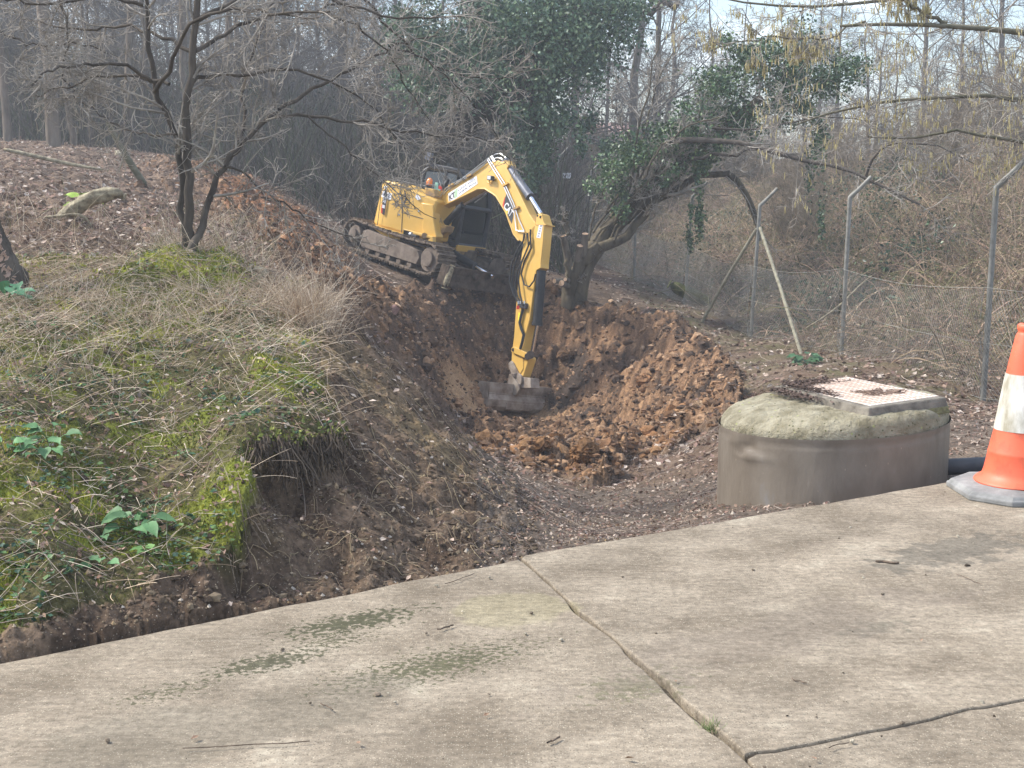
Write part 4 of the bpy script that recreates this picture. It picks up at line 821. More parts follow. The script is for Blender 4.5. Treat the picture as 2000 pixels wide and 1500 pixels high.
for x, y in ((1002, 683), (1029, 695)): b = MB(); b.tube([tr(x, y, ss + .045), tr(x, y, ss + .03)], .025, 12); b.build('pin', m_mud, ex, smooth=True)
# quick hitch + bucket
hq = MB()
for r0 in (ss + .03, BR - BW): plate(hq, [(993, 709), (998, 704), (1002, 708), (1012, 728), (1018, 733), (1018, 748), (1014, 756), (1008, 752), (1000, 732), (993, 718)], r0, r0 - .03)
hq.tube([tr(1008, 733, ss + .04), tr(1008, 733, BR - BW - .04)], .04, 12); hq.tube([tr(996, 712, ss + .02), tr(996, 712, BR - BW - .02)], .025, 12); plate(hq, [(1014, 736), (1036, 738), (1037, 758), (1016, 758)], BR + .08, BR - .10)
hitch = hq.build('quick_hitch', m_bkt, ex, bevel=.008)
bo_ = .62; RL, RRt = BR + bo_, BR - bo_
bp = [(939, 744), (957, 746), (955, 757), (952, 767), (955, 779), (952, 792), (946, 799.5), (934, 796), (924, 789)]
b = MB(); A = poly(bp, RL); Bq = shift(A, RRt - RL)                    # curved shell, open towards the machine
inn = [p_ + (np.mean(A, 0) - p_) * .06 for p_ in A]; n_ = len(A)
sh = MB(); o0 = A + [p_ for p_ in inn[::-1]]; sh.prism(o0, shift(o0, RRt - RL)); bucket = sh.build('bucket', m_bkt, ex, bevel=.004)
for r0, s_ in ((RL + .012, 1), (RRt + .012, 1)):
    b = MB(); A2 = poly(bp[:1] + bp[1:] + [(920, 779), (926, 760)], RL); A2 = shift(A2, r0 - RL); b.prism(A2, shift(A2, -.025)); b.build('side_plate', m_bkt, bucket, bevel=.004)
b = MB(); e0 = tr(934, 797, RL); e1_ = tr(920, 786, RL); pr_ = [e0, e0 + np.array([0, 0, -.02]), e1_ - BFW * .03 + np.array([0, 0, -.02]), e1_]; b.prism(shift(pr_, .01), shift(pr_, RRt - RL - .01)); b.build('cutting_edge', m_stl if False else m_bkt, bucket)
line([(952.3, 767), (952.3, 767)], RL, .004, 'x', m_bkt, bucket) if False else None
b = MB(); c_ = tr(952, 767, RL); b.tube([c_, c_ - SV * (RL - RRt)], .012, 6); b.build('shell_rib', m_bkt, bucket)
for r0 in (ss + .06, BR - BW - .03):                                     # ears
    b = MB(); plate(b, [(994, 731), (999, 729), (1003, 738), (1012, 750), (1014, 760), (1010, 768), (1004, 773), (996, 765), (985, 758), (991, 748)], r0, r0 - .03); b.build('bucket_ear', m_bkt, bucket, bevel=.006)
# wear plate and weld rows
b = MB(); c_ = tr(953, 790, RL); wp = [c_ - SV * .35 + BFW * .003, c_ - SV * .9 + BFW * .003]; b.prism([wp[0] + [0, 0, .05], wp[1] + [0, 0, .05], wp[1] - [0, 0, .05], wp[0] - [0, 0, .05]], [p_ - BFW * .02 for p_ in (wp[0] + [0, 0, .05], wp[1] + [0, 0, .05], wp[1] - [0, 0, .05], wp[0] - [0, 0, .05])]); b.build('wear_plate', m_bkt, bucket, bevel=.004)
# ================================================================= helpers for placing things on the ground
def hit(px, py, Y0=3.6, Y1=60, n=400):
    """where the sight line through (px, py) meets the ground"""
    Y = np.geomspace(Y0, Y1, n); P = atn(px, py, Y); z = height(P[:, 0], P[:, 1]); k = np.where(P[:, 2] < z)[0]
    i = k[0] if len(k) else n - 1; q = P[i].copy(); q[2] = z[i]; return q
def scatter(n, px0, px1, Y0, Y1, seed):
    rg = RS(seed); px = rg.uniform(px0, px1, n); Y = np.exp(rg.uniform(math.log(Y0), math.log(Y1), n)); X = (px - 1000) / FPX * Y
    z, zn = height(X, Y, True); return np.stack([X, Y, z], 1), zn, edge_side(X, Y), rg
def up_to(n): return np.tile([0, 0, 1.], (n, 1))
def pick(rg, n, cols, j=.25): c = np.array(cols)[rg.randint(0, len(cols), n)]; return c * rg.uniform(1 - j, 1 + j, (n, 1))
m_leaf = mat('dead_leaf', (.8, .8, .8), (1.2, 1.2, 1.2), scale=15, rough=.85, attr=True, spec=.15, transl=.12)
m_straw = mat('straw', (.85, .85, .85), (1.15, 1.15, 1.15), scale=9, rough=.8, attr=True, spec=.2)
m_green = mat('green_leaf', (.8, .8, .8), (1.2, 1.2, 1.2), scale=9, rough=.55, attr=True, spec=.3, transl=.15)
m_clod = mat('clay_clod', (.62, .62, .62), (1.3, 1.28, 1.25), scale=30, rough=.95, attr=True, bump=.9, bscale=55, dist=.015, spec=.15)
# ---- dead leaves over the ground
P, zn, es, rg = scatter(78000, -150, 2150, 3.9, 38, 101)
px, py, cl_, tr_, mo_, cu_, br_, sp_ = zn; inview = (py < 1520) & (py > -10); Y_s = P[:, 1]
dens = .72 - .66 * np.clip(cl_ + tr_, 0, 1) - .60 * cu_ - .58 * mo_ + .25 * sp_ + .25 * ((Y_s > 9.5) & (px < 560))
gravel = (px > 930) & (P[:, 1] < 11); dens = np.where(gravel, .95, dens)
k = (es > .04) & inview & (rg.rand(len(P)) < dens * (.35 + 1.3 * fbm(P[:, 0], P[:, 1], .8, 3, 61))) & (np.hypot(P[:, 0] - CX, P[:, 1] - CY) > CR + .03)
P = P[k]; px = px[k]; Y_ = P[:, 1]; n = len(P)
c = pick(rg, n, [(.30, .215, .165), (.22, .145, .11), (.42, .33, .27), (.13, .085, .065), (.26, .17, .14), (.52, .44, .37), (.16, .12, .09)])
g_ = ((px > 930) & (Y_ < 11)); c = np.where(g_[:, None], c * [.95, .92, .90], c)
sz = rg.uniform(.022, .06, n) * np.where(g_, .62, 1) * np.clip(Y_ / 9, .5, 1.5)
V, F = leaves(P + np.array([0, 0, .006]) + rg.rand(n, 1) * [0, 0, .012], sz, rg, flat=.75, asp=.62, nrmv=up_to(n) + rg.randn(n, 3) * .35)
o = Soup().add(V, F, np.repeat(c, 4, 0)).build('leaf_litter', m_leaf); meta(o, 'dead brown leaves strewn over the ground and banks', 'leaf litter', kind='stuff')
# ---- clods of dug clay
ICO = bpy.data.meshes.new('t'); import bmesh; bm_ = bmesh.new(); bmesh.ops.create_icosphere(bm_, subdivisions=2, radius=1); bm_.to_mesh(ICO); bm_.free()
bm_ = bmesh.new(); bmesh.ops.create_icosphere(bm_, subdivisions=1, radius=1); ICS = bpy.data.meshes.new('t'); bm_.to_mesh(ICS); bm_.free(); IVS = np.array([v.co[:] for v in ICS.vertices]); IFS = np.array([p_.vertices[:] for p_ in ICS.polygons]); bpy.data.meshes.remove(ICS)
IV = np.array([v.co[:] for v in ICO.vertices]); IF = np.array([p_.vertices[:] for p_ in ICO.polygons]); bpy.data.meshes.remove(ICO)
def lumps(C, s, rg, rough=.35, squash=.75, lo_=.5, small=False):
    IV, IF = (IVS, IFS) if small else (globals()['IV'], globals()['IF'])
    n = len(C); dirs = nrm(rg.randn(n, 9, 3)); dd = np.einsum('vk,njk->nvj', IV, dirs); pl_ = rg.uniform(lo_, lo_ + .4, (n, 1, 9)) / np.maximum(dd, .02)
    R_ = np.minimum(pl_.min(-1), 1.35) * (1 + rg.randn(n, len(IV)) * .09 * (rough / .35))
    sc = s[:, None] * rg.uniform(.7, 1.3, (n, 3)) * [1, 1, squash]
    V = C[:, None] + IV[None] * R_[:, :, None] * sc[:, None]; F = (np.arange(n) * len(IV))[:, None, None] + IF[None]
    return V.reshape(-1, 3), F.reshape(-1, 3)
P, zn, es, rg = scatter(26000, 250, 1500, 11, 30, 102); px, py, cl_, tr_, mo_, cu_, br_, sp_ = zn
k = rg.rand(len(P)) < (cl_ * .33 + tr_ * .22 + sp_ * .02) * (1 - br_ * .9); P = P[k]; px = px[k]; n = len(P)
s = .022 + .075 * rg.rand(n) ** 3.2; c = pick(rg, n, [(.205, .118, .066), (.28, .168, .095), (.12, .075, .048), (.36, .23, .14), (.085, .058, .043)], .2)
P2, zn2, es2, rg2 = scatter(1600, 930, 1350, 11.5, 15.5, 103); k2 = (zn2[2] > .3) & (rg2.rand(1600) < .33); P2 = P2[k2]
s = np.r_[s, .03 + .08 * rg.rand(len(P2)) ** 2]; c = np.r_[c, pick(rg, len(P2), [(.24, .13, .065), (.30, .175, .09), (.16, .09, .05)], .2)]; P = np.r_[P, P2]
V, F = lumps(P - [0, 0, .3] * s[:, None], s, rg); o = Soup().add(V, F, np.repeat(c, len(IV), 0)).build('clay_clods', m_clod, smooth=False); meta(o, 'orange and dark brown clay clods in the dug pit', 'clods', kind='stuff')
P, zn, es, rg = scatter(90000, 250, 1500, 11, 28, 1102); px, py, cl_, tr_, mo_, cu_, br_, sp_ = zn
k = rg.rand(len(P)) < (cl_ * .42 + tr_ * .25 + sp_ * .03) * (1 - br_ * .55) * (.3 + 1.2 * fbm(P[:, 0], P[:, 1], .4, 3, 66)); P = P[k]; n = len(P); s = .010 + .034 * rg.rand(n) ** 2.2
V, F = lumps(P, s, rg, .8, .75, small=True); o = Soup().add(V, F, np.repeat(pick(rg, n, [(.20, .12, .07), (.29, .18, .11), (.115, .075, .052), (.38, .26, .17), (.08, .058, .045), (.23, .135, .08)], .2), len(IVS), 0)).build('clay_crumbs', m_clod); meta(o, 'small crumbs of clay over the walls and floor of the pit', 'crumbs', kind='stuff')
# a few big lumps are things
for i, (x, y, r_, lab) in enumerate([(1142, 893, .30, 'largest orange clay lump at the near lip of the pit'), (1058, 878, .21, 'rounded clay lump left of the largest one at the pit lip'), (1258, 742, .17, 'orange crumbly clay lump in the middle of the pit slope'), (1105, 700, .17, 'round brown clay lump on the pit wall right of the digger arm'), (1365, 790, .14, 'angular pale clay block at the right end of the pit')]):
    q = hit(x, y + 8, 11); rg = RS(200 + i); r_ *= .55 * q[1] / 15; nn_ = 420; dq = nrm(rg.randn(nn_, 3)) * [1, 1, .72] * r_ * (.55 + .4 * rg.rand(nn_, 1))
    c0 = np.array([(.25, .14, .07), (.25, .14, .07), (.27, .15, .08), (.18, .11, .065), (.36, .25, .16)][i]); V, F = lumps(np.zeros((1, 3)), np.array([r_ * .8]), rg, .4, .72, .75); V2, F2 = lumps(dq, (.05 + .20 * rg.rand(nn_) ** 2) * r_, rg, .8, .8, .6, small=True)
    o = Soup().add(V, F, c0 * .8).add(V2, F2, np.repeat(pick(rg, nn_, [c0, c0 * .75, c0 * 1.2]), len(IVS), 0)).build('clay_lump', m_clod); o.location = q + np.array([0, 0, r_ * .25]); meta(o, lab, 'clay lump', 'large clay lumps in the pit')
# ---- stones on the cut bank and gravel
P, zn, es, rg = scatter(20000, -150, 1450, 4.2, 11, 104); px, py, cl_, tr_, mo_, cu_, br_, sp_ = zn
k = (es > .03) & (rg.rand(len(P)) < np.where(mo_ > .3, .03, .42)); P = P[k]; n = len(P); s = .003 + .010 * rg.rand(n) ** 4 + .002 * rg.rand(n)
c = pick(rg, n, [(.40, .32, .23), (.26, .20, .14), (.55, .48, .40), (.14, .11, .08), (.30, .22, .13)])
V, F = lumps(P, s, rg, .2, .6); 
oc_ = np.array([[1, 0, 0], [0, 1, 0], [-1, 0, 0], [0, -1, 0], [0, 0, 1], [0, 0, -1.]]); of_ = np.array([[0, 1, 4], [1, 2, 4], [2, 3, 4], [3, 0, 4], [1, 0, 5], [2, 1, 5], [3, 2, 5], [0, 3, 5]])
V = (P[:, None] + oc_[None] * s[:, None, None] * rg.uniform(.6, 1.4, (n, 6, 1))).reshape(-1, 3); F = ((np.arange(n) * 6)[:, None, None] + of_[None]).reshape(-1, 3)
o = Soup().add(V, F, np.repeat(c, 6, 0)).build('gravel', m_clod); meta(o, 'small pale stones scattered on the bare cut bank', 'gravel', kind='stuff')
P, zn, es, rg = scatter(30000, -150, 1050, 4.25, 9, 1104); px, py, cl_, tr_, mo_, cu_, br_, sp_ = zn
k = (es > .03) & (rg.rand(len(P)) < np.where(mo_ > .3, .12, .55)) & (P[:, 2] > -.3); P = P[k]; n = len(P); s = .004 + .015 * rg.rand(n) ** 3
V, F = lumps(P, s, rg, .9, .8, small=True); o = Soup().add(V, F, np.repeat(pick(rg, n, [(.13, .095, .066), (.19, .14, .10), (.085, .062, .045), (.24, .185, .125)]), len(IVS), 0)).build('soil_crumbs', m_clod); meta(o, 'crumbs of bare brown soil on the cut bank and along the slab', 'crumbs', kind='stuff')
# ---- straw, grass, moss on the mound
def blades(P, L, el, rg, bend=.5, K=5, w=.0013, col=None, az=None, wend=.4):
    n = len(P); a = rg.uniform(0, 2 * np.pi, n) if az is None else az; e = np.radians(el)
    d = np.stack([np.cos(a) * np.cos(e), np.sin(a) * np.cos(e), np.sin(e)], 1); Q = np.empty((n, K, 3)); Q[:, 0] = P; st = (L / (K - 1))[:, None]
    cur = rg.randn(n, 3) * .12 * bend
    for k in range(1, K): d = nrm(d + cur + np.array([0, 0, -1.]) * bend * .22 * (k / K)); Q[:, k] = Q[:, k - 1] + d * st
    R_ = np.asarray(w)[..., None] * np.linspace(1, wend, K)[None] * np.ones((n, 1)); V, F = tubes(Q, R_, 3); return V, F, np.repeat(col, K * 3, 0)
STRAW = [(.50, .39, .27), (.58, .47, .35), (.40, .30, .21), (.66, .56, .44), (.30, .215, .15)]
S_ = Soup(); P, zn, es, rg = scatter(30000, -150, 700, 4.3, 12.5, 105); mo_ = zn[4]; px, py = zn[0], zn[1]
band = np.clip(1 - np.abs(py - 610) / 190, 0, 1); hm = soft(px, py, HUMP, 8); k = (es > .05) & (mo_ > .2) & (rg.rand(len(P)) < (.10 + .62 * band ** 1.5) * (1 - .45 * hm)) & (P[:, 2] > -.05); P = P[k]; n = len(P)
V, F, c = blades(P + [0, 0, .008], rg.uniform(.05, .30, n) * np.clip(P[:, 1] / 7, .7, 1.3), rg.uniform(-5, 38, n), rg, .7, 5, rg.uniform(.0008, .0019, n), pick(rg, n, STRAW)); S_.add(V, F, c)
P, zn, es, rg = scatter(3400, -150, 620, 9.2, 15, 106); px, py = zn[0], zn[1]; k = (py > 440) & (rg.rand(len(P)) < .85) & (fbm(P[:, 0], P[:, 1], 1.0, 3, 67) > .46) & ~((px > 520) & (py > 540)); P = P[k]; n = len(P)
V, F, c = blades(P, rg.uniform(.12, .45, n), rg.uniform(20, 85, n), rg, .6, 5, rg.uniform(.0012, .0024, n), pick(rg, n, STRAW + [(.20, .20, .09)])); S_.add(V, F, c)
for cx_t, cy_t, nb, Lm, sp in [(618, 640, 260, .30, .06), (592, 625, 240, .28, .09), (560, 600, 160, .24, .12), (500, 585, 140, .22, .15), (640, 622, 110, .42, .05), (600, 600, 80, .5, .12), (250, 610, 200, .18, .25), (400, 600, 200, .18, .25), (150, 590, 180, .18, .25), (200, 475, 120, .22, .4), (110, 700, 120, .18, .2), (330, 640, 160, .16, .2)]:
    q = hit(cx_t, cy_t, 4.5, 14); P = q + rg.randn(nb, 3) * [sp, sp * .8, 0]; P[:, 2] = height(P[:, 0], P[:, 1]) - .01; n = nb
    V, F, c = blades(P, rg.uniform(.4, 1.2, n) * Lm, rg.uniform(35, 88, n), rg, .8, 6, rg.uniform(.0009, .0018, n), pick(rg, n, STRAW)); S_.add(V, F, c)
o = S_.build('dry_grass', m_straw); meta(o, 'dry straw-coloured grass lying and standing over the mossy mound', 'dry grass', kind='stuff')
S_ = Soup(); P, zn, es, rg = scatter(120000, -150, 700, 4.3, 11.5, 107); px, py, mo_ = zn[0], zn[1], zn[4]
mm = np.clip((fbm(P[:, 0], P[:, 1], .35, 3, 44) - .47) * 6, 0, 1) * (fbm(P[:, 0], P[:, 1], .9, 4, 41) > .32); hm = soft(px, py, HUMP, 8)
k = (es > .05) & (mo_ > .3) & (rg.rand(len(P)) < np.maximum(mm, hm) * .8 + .06); P = P[k]; n = len(P); pt_ = fbm(P[:, 0], P[:, 1], .2, 3, 81)
c = np.array([.13, .135, .028]) + (np.array([.42, .42, .06]) - np.array([.13, .135, .028])) * np.clip((pt_ - .35) * 2.6 + rg.randn(n) * .12, 0, 1)[:, None]
h_ = rg.uniform(.008, .022, n) * np.clip(P[:, 1] / 6, .8, 1.6); d = nrm(rg.randn(n, 3) * .55 + [0, 0, 1.]); s_ = nrm(np.cross(d, rg.randn(n, 3))) * (h_ * .28)[:, None]
V = np.stack([P - s_, P + s_, P + d * h_[:, None]], 1).reshape(-1, 3); F = np.arange(n * 3).reshape(-1, 3); o = Soup().add(V, F, np.repeat(c, 3, 0)).build('moss', m_green); meta(o, 'yellow-green moss patches over the mound beside the slab', 'moss', kind='stuff')
S_ = Soup(); P, zn, es, rg = scatter(15000, -150, 680, 4.3, 11.5, 108); mo_ = zn[4]; k = (es > .05) & (mo_ > .4) & (fbm(P[:, 0], P[:, 1], .18, 3, 83) > .56) & (rg.rand(len(P)) < .75); P = P[k]; n = len(P)
V, F = leaves(P + [0, 0, .02], rg.uniform(.015, .034, n), rg, flat=.6, asp=.8, nrmv=up_to(n)); S_.add(V, F, np.repeat(pick(rg, n, [(.045, .10, .045), (.07, .14, .05), (.04, .085, .055), (.10, .17, .05)]), 4, 0))
P, zn, es, rg = scatter(1500, -150, 680, 4.3, 11.5, 109); k = (es > .05) & (zn[4] > .4); P = P[k]; n = len(P)
V, F, c = blades(P, rg.uniform(.04, .12, n), rg.uniform(30, 85, n), rg, .6, 4, .0013 * np.ones(n), pick(rg, n, [(.10, .17, .04), (.18, .24, .07)])); S_.add(V, F, c)
P, zn, es, rg = scatter(3300, -150, 690, 4.3, 11.5, 110); k = (es > .05) & (zn[4] > .3); P = P[k]; n = len(P)
o = S_.build('ground_ivy', m_green); meta(o, 'small dark green ivy leaves and grass blades creeping through the moss', 'ground ivy', kind='stuff')
V, F = leaves(P + [0, 0, .015], rg.uniform(.012, .036, n), rg, flat=.6, asp=.55, nrmv=up_to(n) + rg.randn(n, 3) * .5); o = Soup().add(V, F, np.repeat(pick(rg, n, [(.36, .22, .16), (.42, .28, .22), (.30, .2, .14), (.5, .42, .34), (.22, .13, .09)]), 4, 0)).build('fallen_leaves', m_leaf); meta(o, 'pinkish brown fallen leaves caught in the grass of the mound', 'fallen leaves', kind='stuff')
# ---- roots and twigs on the cut bank, turf mat hanging over its hollow
def lie(P, L, rg, w, K=7, wig=.35, down=0.0, lift=.006):
    n = len(P); a = rg.uniform(0, 2 * np.pi, n); d = np.stack([np.cos(a), np.sin(a)], 1); Q = np.empty((n, K, 3)); Q[:, 0] = P; cur = np.zeros((n, 2))
    for k in range(1, K):
        cur = .6 * cur + rg.randn(n, 2) * wig; d = d + cur * .5 + np.array([.35, -.75]) * down; d /= np.linalg.norm(d, axis=1, keepdims=True)
        Q[:, k, :2] = Q[:, k - 1, :2] + d * (L / (K - 1))[:, None]; Q[:, k, 2] = 0
    Q[..., 2] = height(Q[..., 0], Q[..., 1]) + lift + rg.rand(n, K) * lift * 1.5
    return Q, np.asarray(w)[:, None] * np.linspace(1, .35, K)[None]
S_ = Soup(); P, zn, es, rg = scatter(2600, 440, 1000, 4.7, 9, 111); k = (es > .1) & (zn[5] > .5) & (rg.rand(len(P)) < .30); P = P[k]; n = len(P)
Q, R_ = lie(P, rg.uniform(.05, .26, n), rg, rg.uniform(.0007, .0019, n), down=.28); ok = edge_side(Q[:, -1, 0], Q[:, -1, 1]) > .05; Q, R_ = Q[ok], R_[ok]; V, F = tubes(Q, R_, 4); S_.add(V, F, np.repeat(pick(rg, len(Q), [(.32, .24, .15), (.22, .16, .11), (.12, .085, .06), (.42, .33, .2)]), Q.shape[1] * 4, 0))
P, zn, es, rg = scatter(5200, -150, 2150, 4.4, 30, 112); k = (es > .1) & (zn[2] < .3) & (zn[1] > 300) & ((zn[5] < .5) | (rg.rand(len(P)) < .25)); P = P[k]; n = len(P)
Q, R_ = lie(P, rg.uniform(.12, .6, n) * np.clip(P[:, 1] / 12, .6, 1.6), rg, rg.uniform(.0012, .0032, n) * np.clip(P[:, 1] / 12, .7, 1.8), K=6, wig=.15, lift=.015); ok = (edge_side(Q[:, -1, 0], Q[:, -1, 1]) > .05) & (np.abs(Q[:, 0, 0] - CX) + np.abs(Q[:, 0, 1] - CY) > 1.3); Q, R_ = Q[ok], R_[ok]; V, F = tubes(Q, R_, 3); S_.add(V, F, np.repeat(pick(rg, len(Q), [(.30, .24, .19), (.20, .155, .12), (.14, .10, .08), (.40, .33, .27)]), Q.shape[1] * 3, 0))
o = S_.build('roots_and_twigs', m_straw); meta(o, 'pale broken roots and twigs lying over the bare soil and banks', 'roots and twigs', kind='stuff')
S_ = Soup(); rg = RS(44)
for i in range(420):
    t = rg.rand(); x0 = 498 + 175 * t + rg.randn() * 4; y0 = (868 - 8 * math.sin(t * 9) if t < .6 else 862 - 30 * (t - .6)) + rg.randn() * 7; Yq = 5.56 + .35 * t + rg.randn() * .02
    q = at(x0, y0, Yq - .03); L_ = rg.uniform(.05, .20) * (1.3 if .3 < t < .8 else .8); K = 7; Pq = np.empty((K, 3)); Pq[0] = q; d = np.array([rg.randn() * .2 + .12, -.28, -.9])
    for k in range(1, K): d = nrm(d + rg.randn(3) * .22 + [0, 0, -.15]); Pq[k] = Pq[k - 1] + d * L_ / K
    V, F = tubes(Pq[None], (rg.uniform(.0015, .0055) * np.linspace(1, .4, K))[None], 4); S_.add(V, F, np.array([(.10, .075, .055), (.065, .05, .038), (.17, .13, .095)][rg.randint(3)]))
for i in range(900):
    t = rg.rand(); q = at(490 + 185 * t + rg.randn() * 6, 862 - (20 * max(0, t - .5)) + rg.randn() * 12, 5.56 + .36 * t - rg.uniform(.0, .05)); V, F = leaves(q[None], np.array([rg.uniform(.012, .03)]), rg); S_.add(V, F, np.array([(.09, .11, .03), (.20, .22, .05), (.13, .10, .06)][rg.randint(3)]))
o = S_.build('root_mat', m_straw); meta(o, 'dark fringe of roots and turf hanging over the hollow in the bank', 'root mat', kind='stuff')
# ---- broad-leaved plants
def heart_leaf(c, d, up, L, w, rg):
    d = nrm(np.array(d, float)); s_ = nrm(np.cross(up, d)); u = np.cross(d, s_); T = np.array([0, .06, .2, .4, .62, .82, 1.0]); W = np.array([.0, .62, 1.0, .92, .66, .3, .0]) * w; V = []
    for t, ww in zip(T, W):
        m_ = c + d * L * t + u * (-.25 * L * (t - .3) ** 2 + .03 * L * rg.randn()); V += [m_ - s_ * ww - d * L * .10 * (t < .3) + u * w * .25 * (ww > 0), m_, m_ + s_ * ww - d * L * .10 * (t < .3) + u * w * .25 * (ww > 0)]
    F = []
    for i in range(6): F += [(3 * i, 3 * i + 1, 3 * i + 4, 3 * i + 3), (3 * i + 1, 3 * i + 2, 3 * i + 5, 3 * i + 4)]
    return np.array(V), np.array(F)
def plant(px, py, n, L, label, seed, spread=.06, colr=(.10, .21, .085), cat='plant'):
    q = hit(px, py, 4.3, 24); rg = RS(seed); root = empty('broadleaf_plant', q, label, cat, 'green leafy plants on the banks'); S1, S2 = Soup(), Soup()
    for i in range(n):
        a = rg.uniform(0, 6.28); h = rg.uniform(.25, 1.0) * L * .9; tip = np.array([math.cos(a) * spread * rg.uniform(.4, 1.3), math.sin(a) * spread * rg.uniform(.4, 1.3) - .03, h]); dirn = nrm(np.array([math.cos(a), math.sin(a) - .35, rg.uniform(-.5, .2)]))
        V, F = heart_leaf(tip, dirn, np.array([0, -.35, 1.]), L * rg.uniform(.6, 1.05), L * rg.uniform(.24, .36), rg); S1.add(V, F, np.array(colr) * rg.uniform(.75, 1.25))
        t = np.linspace(0, 1, 4)[:, None]; V, F = tubes((np.array([[0, 0, -.01]]) * (1 - t) + tip * t + np.array([0, 0, .02]) * (t * (1 - t)))[None], np.full((1, 4), .0018), 4); S2.add(V, F, (.12, .2, .07))
    S1.build('leaves', m_green, root, smooth=True); S2.build('stems', m_green, root)
plant(268, 1038, 12, .085, 'largest clump of broad green leaves low on the mound', 1, .07)
plant(203, 1062, 2, .06, 'pair of round green leaves just left of the largest leafy clump', 2, .02)
plant(302, 1088, 6, .055, 'small green leafy plant below the largest leafy clump', 3, .045, (.13, .25, .07))
plant(203, 1118, 4, .06, 'small green seedling near the slab under the pair of round leaves', 4, .03)
plant(100, 868, 5, .085, 'pointed bright green leaves half way up the mound at its left', 5, .06)
plant(88, 890, 6, .075, 'spreading green leaves just below the pointed ones on the left of the mound', 6, .07)
plant(14, 898, 5, .085, 'green leaves cut by the left edge of the picture', 7, .05, (.08, .20, .07))
plant(12, 592, 10, .13, 'green ivy-like leaves at the foot of the rough tree trunk', 8, .12, (.06, .17, .09))
plant(170, 470, 5, .09, 'bright green sprout beside the fallen mossy log', 9, .06, (.22, .34, .05)) if False else plant(168, 408, 7, .16, 'bright green sprout on the fallen mossy log', 9, .10, (.24, .36, .05))
plant(1570, 712, 26, .14, 'dark green spiky seedling at the foot of the right fence brace', 10, .13, (.06, .13, .06))
plant(1765, 600, 22, .16, 'pale leaved low bush on the bank behind the fence', 11, .16, (.14, .19, .13))
# grass tuft growing in the slab joint
q = atz(1388, 1420); rg = RS(77); P = np.tile([q[0], q[1], -.01], (60, 1)) + rg.randn(60, 3) * [.018, .012, 0]; V, F, c = blades(P, rg.uniform(.02, .05, 60), rg.uniform(25, 85, 60), rg, .6, 4, .0010 * np.ones(60), pick(rg, 60, [(.20, .27, .09), (.30, .33, .15)])); o = Soup().add(V, F, c).build('grass_tuft', m_straw); meta(o, 'little tuft of grass growing in the joint of the slab', 'grass')
S_ = Soup()                                                           # crumbs and twigs on the concrete
rg = RS(78); n = 420; X = rg.uniform(-2.2, 3.2, n); Y = rg.uniform(3.3, 7.2, n); k = edge_side(X, Y) < -.06; P = np.stack([X, Y, np.full(n, .007)], 1)[k]; n = len(P); s = .002 + .008 * rg.rand(n) ** 5
V, F = lumps(P, s, rg, .3, .6); S_.add(V, F, np.repeat(pick(rg, n, [(.10, .08, .06), (.16, .13, .10), (.42, .38, .3)]), len(IV), 0))
for (x, y, dx, dy, w) in [(1730, 1097, 42, 3, .005), (480, 1455, 250, -14, .0016), (870, 1225, 28, -8, .003), (900, 1130, 60, -20, .0015), (1080, 1445, 22, -10, .003), (1640, 1455, 40, -8, .0015), (1890, 1130, 50, 20, .0015), (640, 1380, 30, 14, .002), (1560, 1330, 26, 10, .002)]:
    a0, a1 = atz(x - dx / 2, y - dy / 2, .01), atz(x + dx / 2, y + dy / 2, .01); t = np.linspace(0, 1, 6)[:, None]; Q = a0 + (a1 - a0) * t + rg.randn(6, 3) * [.004, .004, 0]; V, F = tubes(Q[None], np.full((1, 6), w), 5); S_.add(V, F, (.17, .13, .10))
P2 = np.array([atz(x, y, .012) for x, y in [(950, 1395), (1590, 1480), (1320, 1330), (700, 1450), (1800, 1250), (1230, 1480), (380, 1440)]]); V, F = leaves(P2, rg.uniform(.015, .03, len(P2)), rg, nrmv=up_to(len(P2))); S_.add(V, F, (.3, .2, .14))
o = S_.build('crumbs_and_twigs', m_clod); meta(o, 'scattered crumbs and thin twigs lying on the concrete slab', 'debris', kind='stuff')

# ================================================================= TREES
m_bark = mat('grey_brown_bark', (.11, .092, .072), (.22, .19, .155), scale=9, rough=.95, bump=.8, bscale=30, dist=.02, spec=.15, aspect=(1, 1, .25), c3=(.15, .16, .09))
m_barkd = mat('dark_wet_bark', (.055, .046, .038), (.13, .11, .09), scale=8, rough=.95, bump=.8, bscale=26, dist=.02, spec=.15, aspect=(1, 1, .25))
m_twig = mat('pale_twigs', (.18, .16, .135), (.44, .40, .35), scale=4, rough=.85, spec=.2)
m_twigd = mat('dark_twigs', (.09, .078, .066), (.19, .168, .145), scale=3, rough=.9, spec=.15)
m_barkm = mat('mossy_bark', (.09, .085, .05), (.20, .18, .13), scale=10, rough=.95, bump=.8, bscale=40, c3=(.17, .18, .07))
m_ivy = mat('ivy', (.75, .75, .75), (1.3, 1.3, 1.2), scale=3, rough=.42, attr=True, spec=.4, transl=.10)
m_barkq = mat('olive_brown_bark', (.065, .054, .04), (.15, .125, .085), scale=9, rough=.95, bump=.8, bscale=30, dist=.02, spec=.15, aspect=(1, 1, .25), c3=(.19, .18, .10))
m_cut = mat('fresh_sawn_wood', (.55, .33, .19), (.70, .50, .34), scale=25, rough=.8)
m_catk = mat('catkin', (.40, .33, .15), (.60, .52, .28), scale=20, rough=.9, transl=.1)
def PT(l, Y, dy=None): return [at(x, y, Y if dy is None else Y + dy * i / (len(l) - 1)) for i, (x, y) in enumerate(l)]
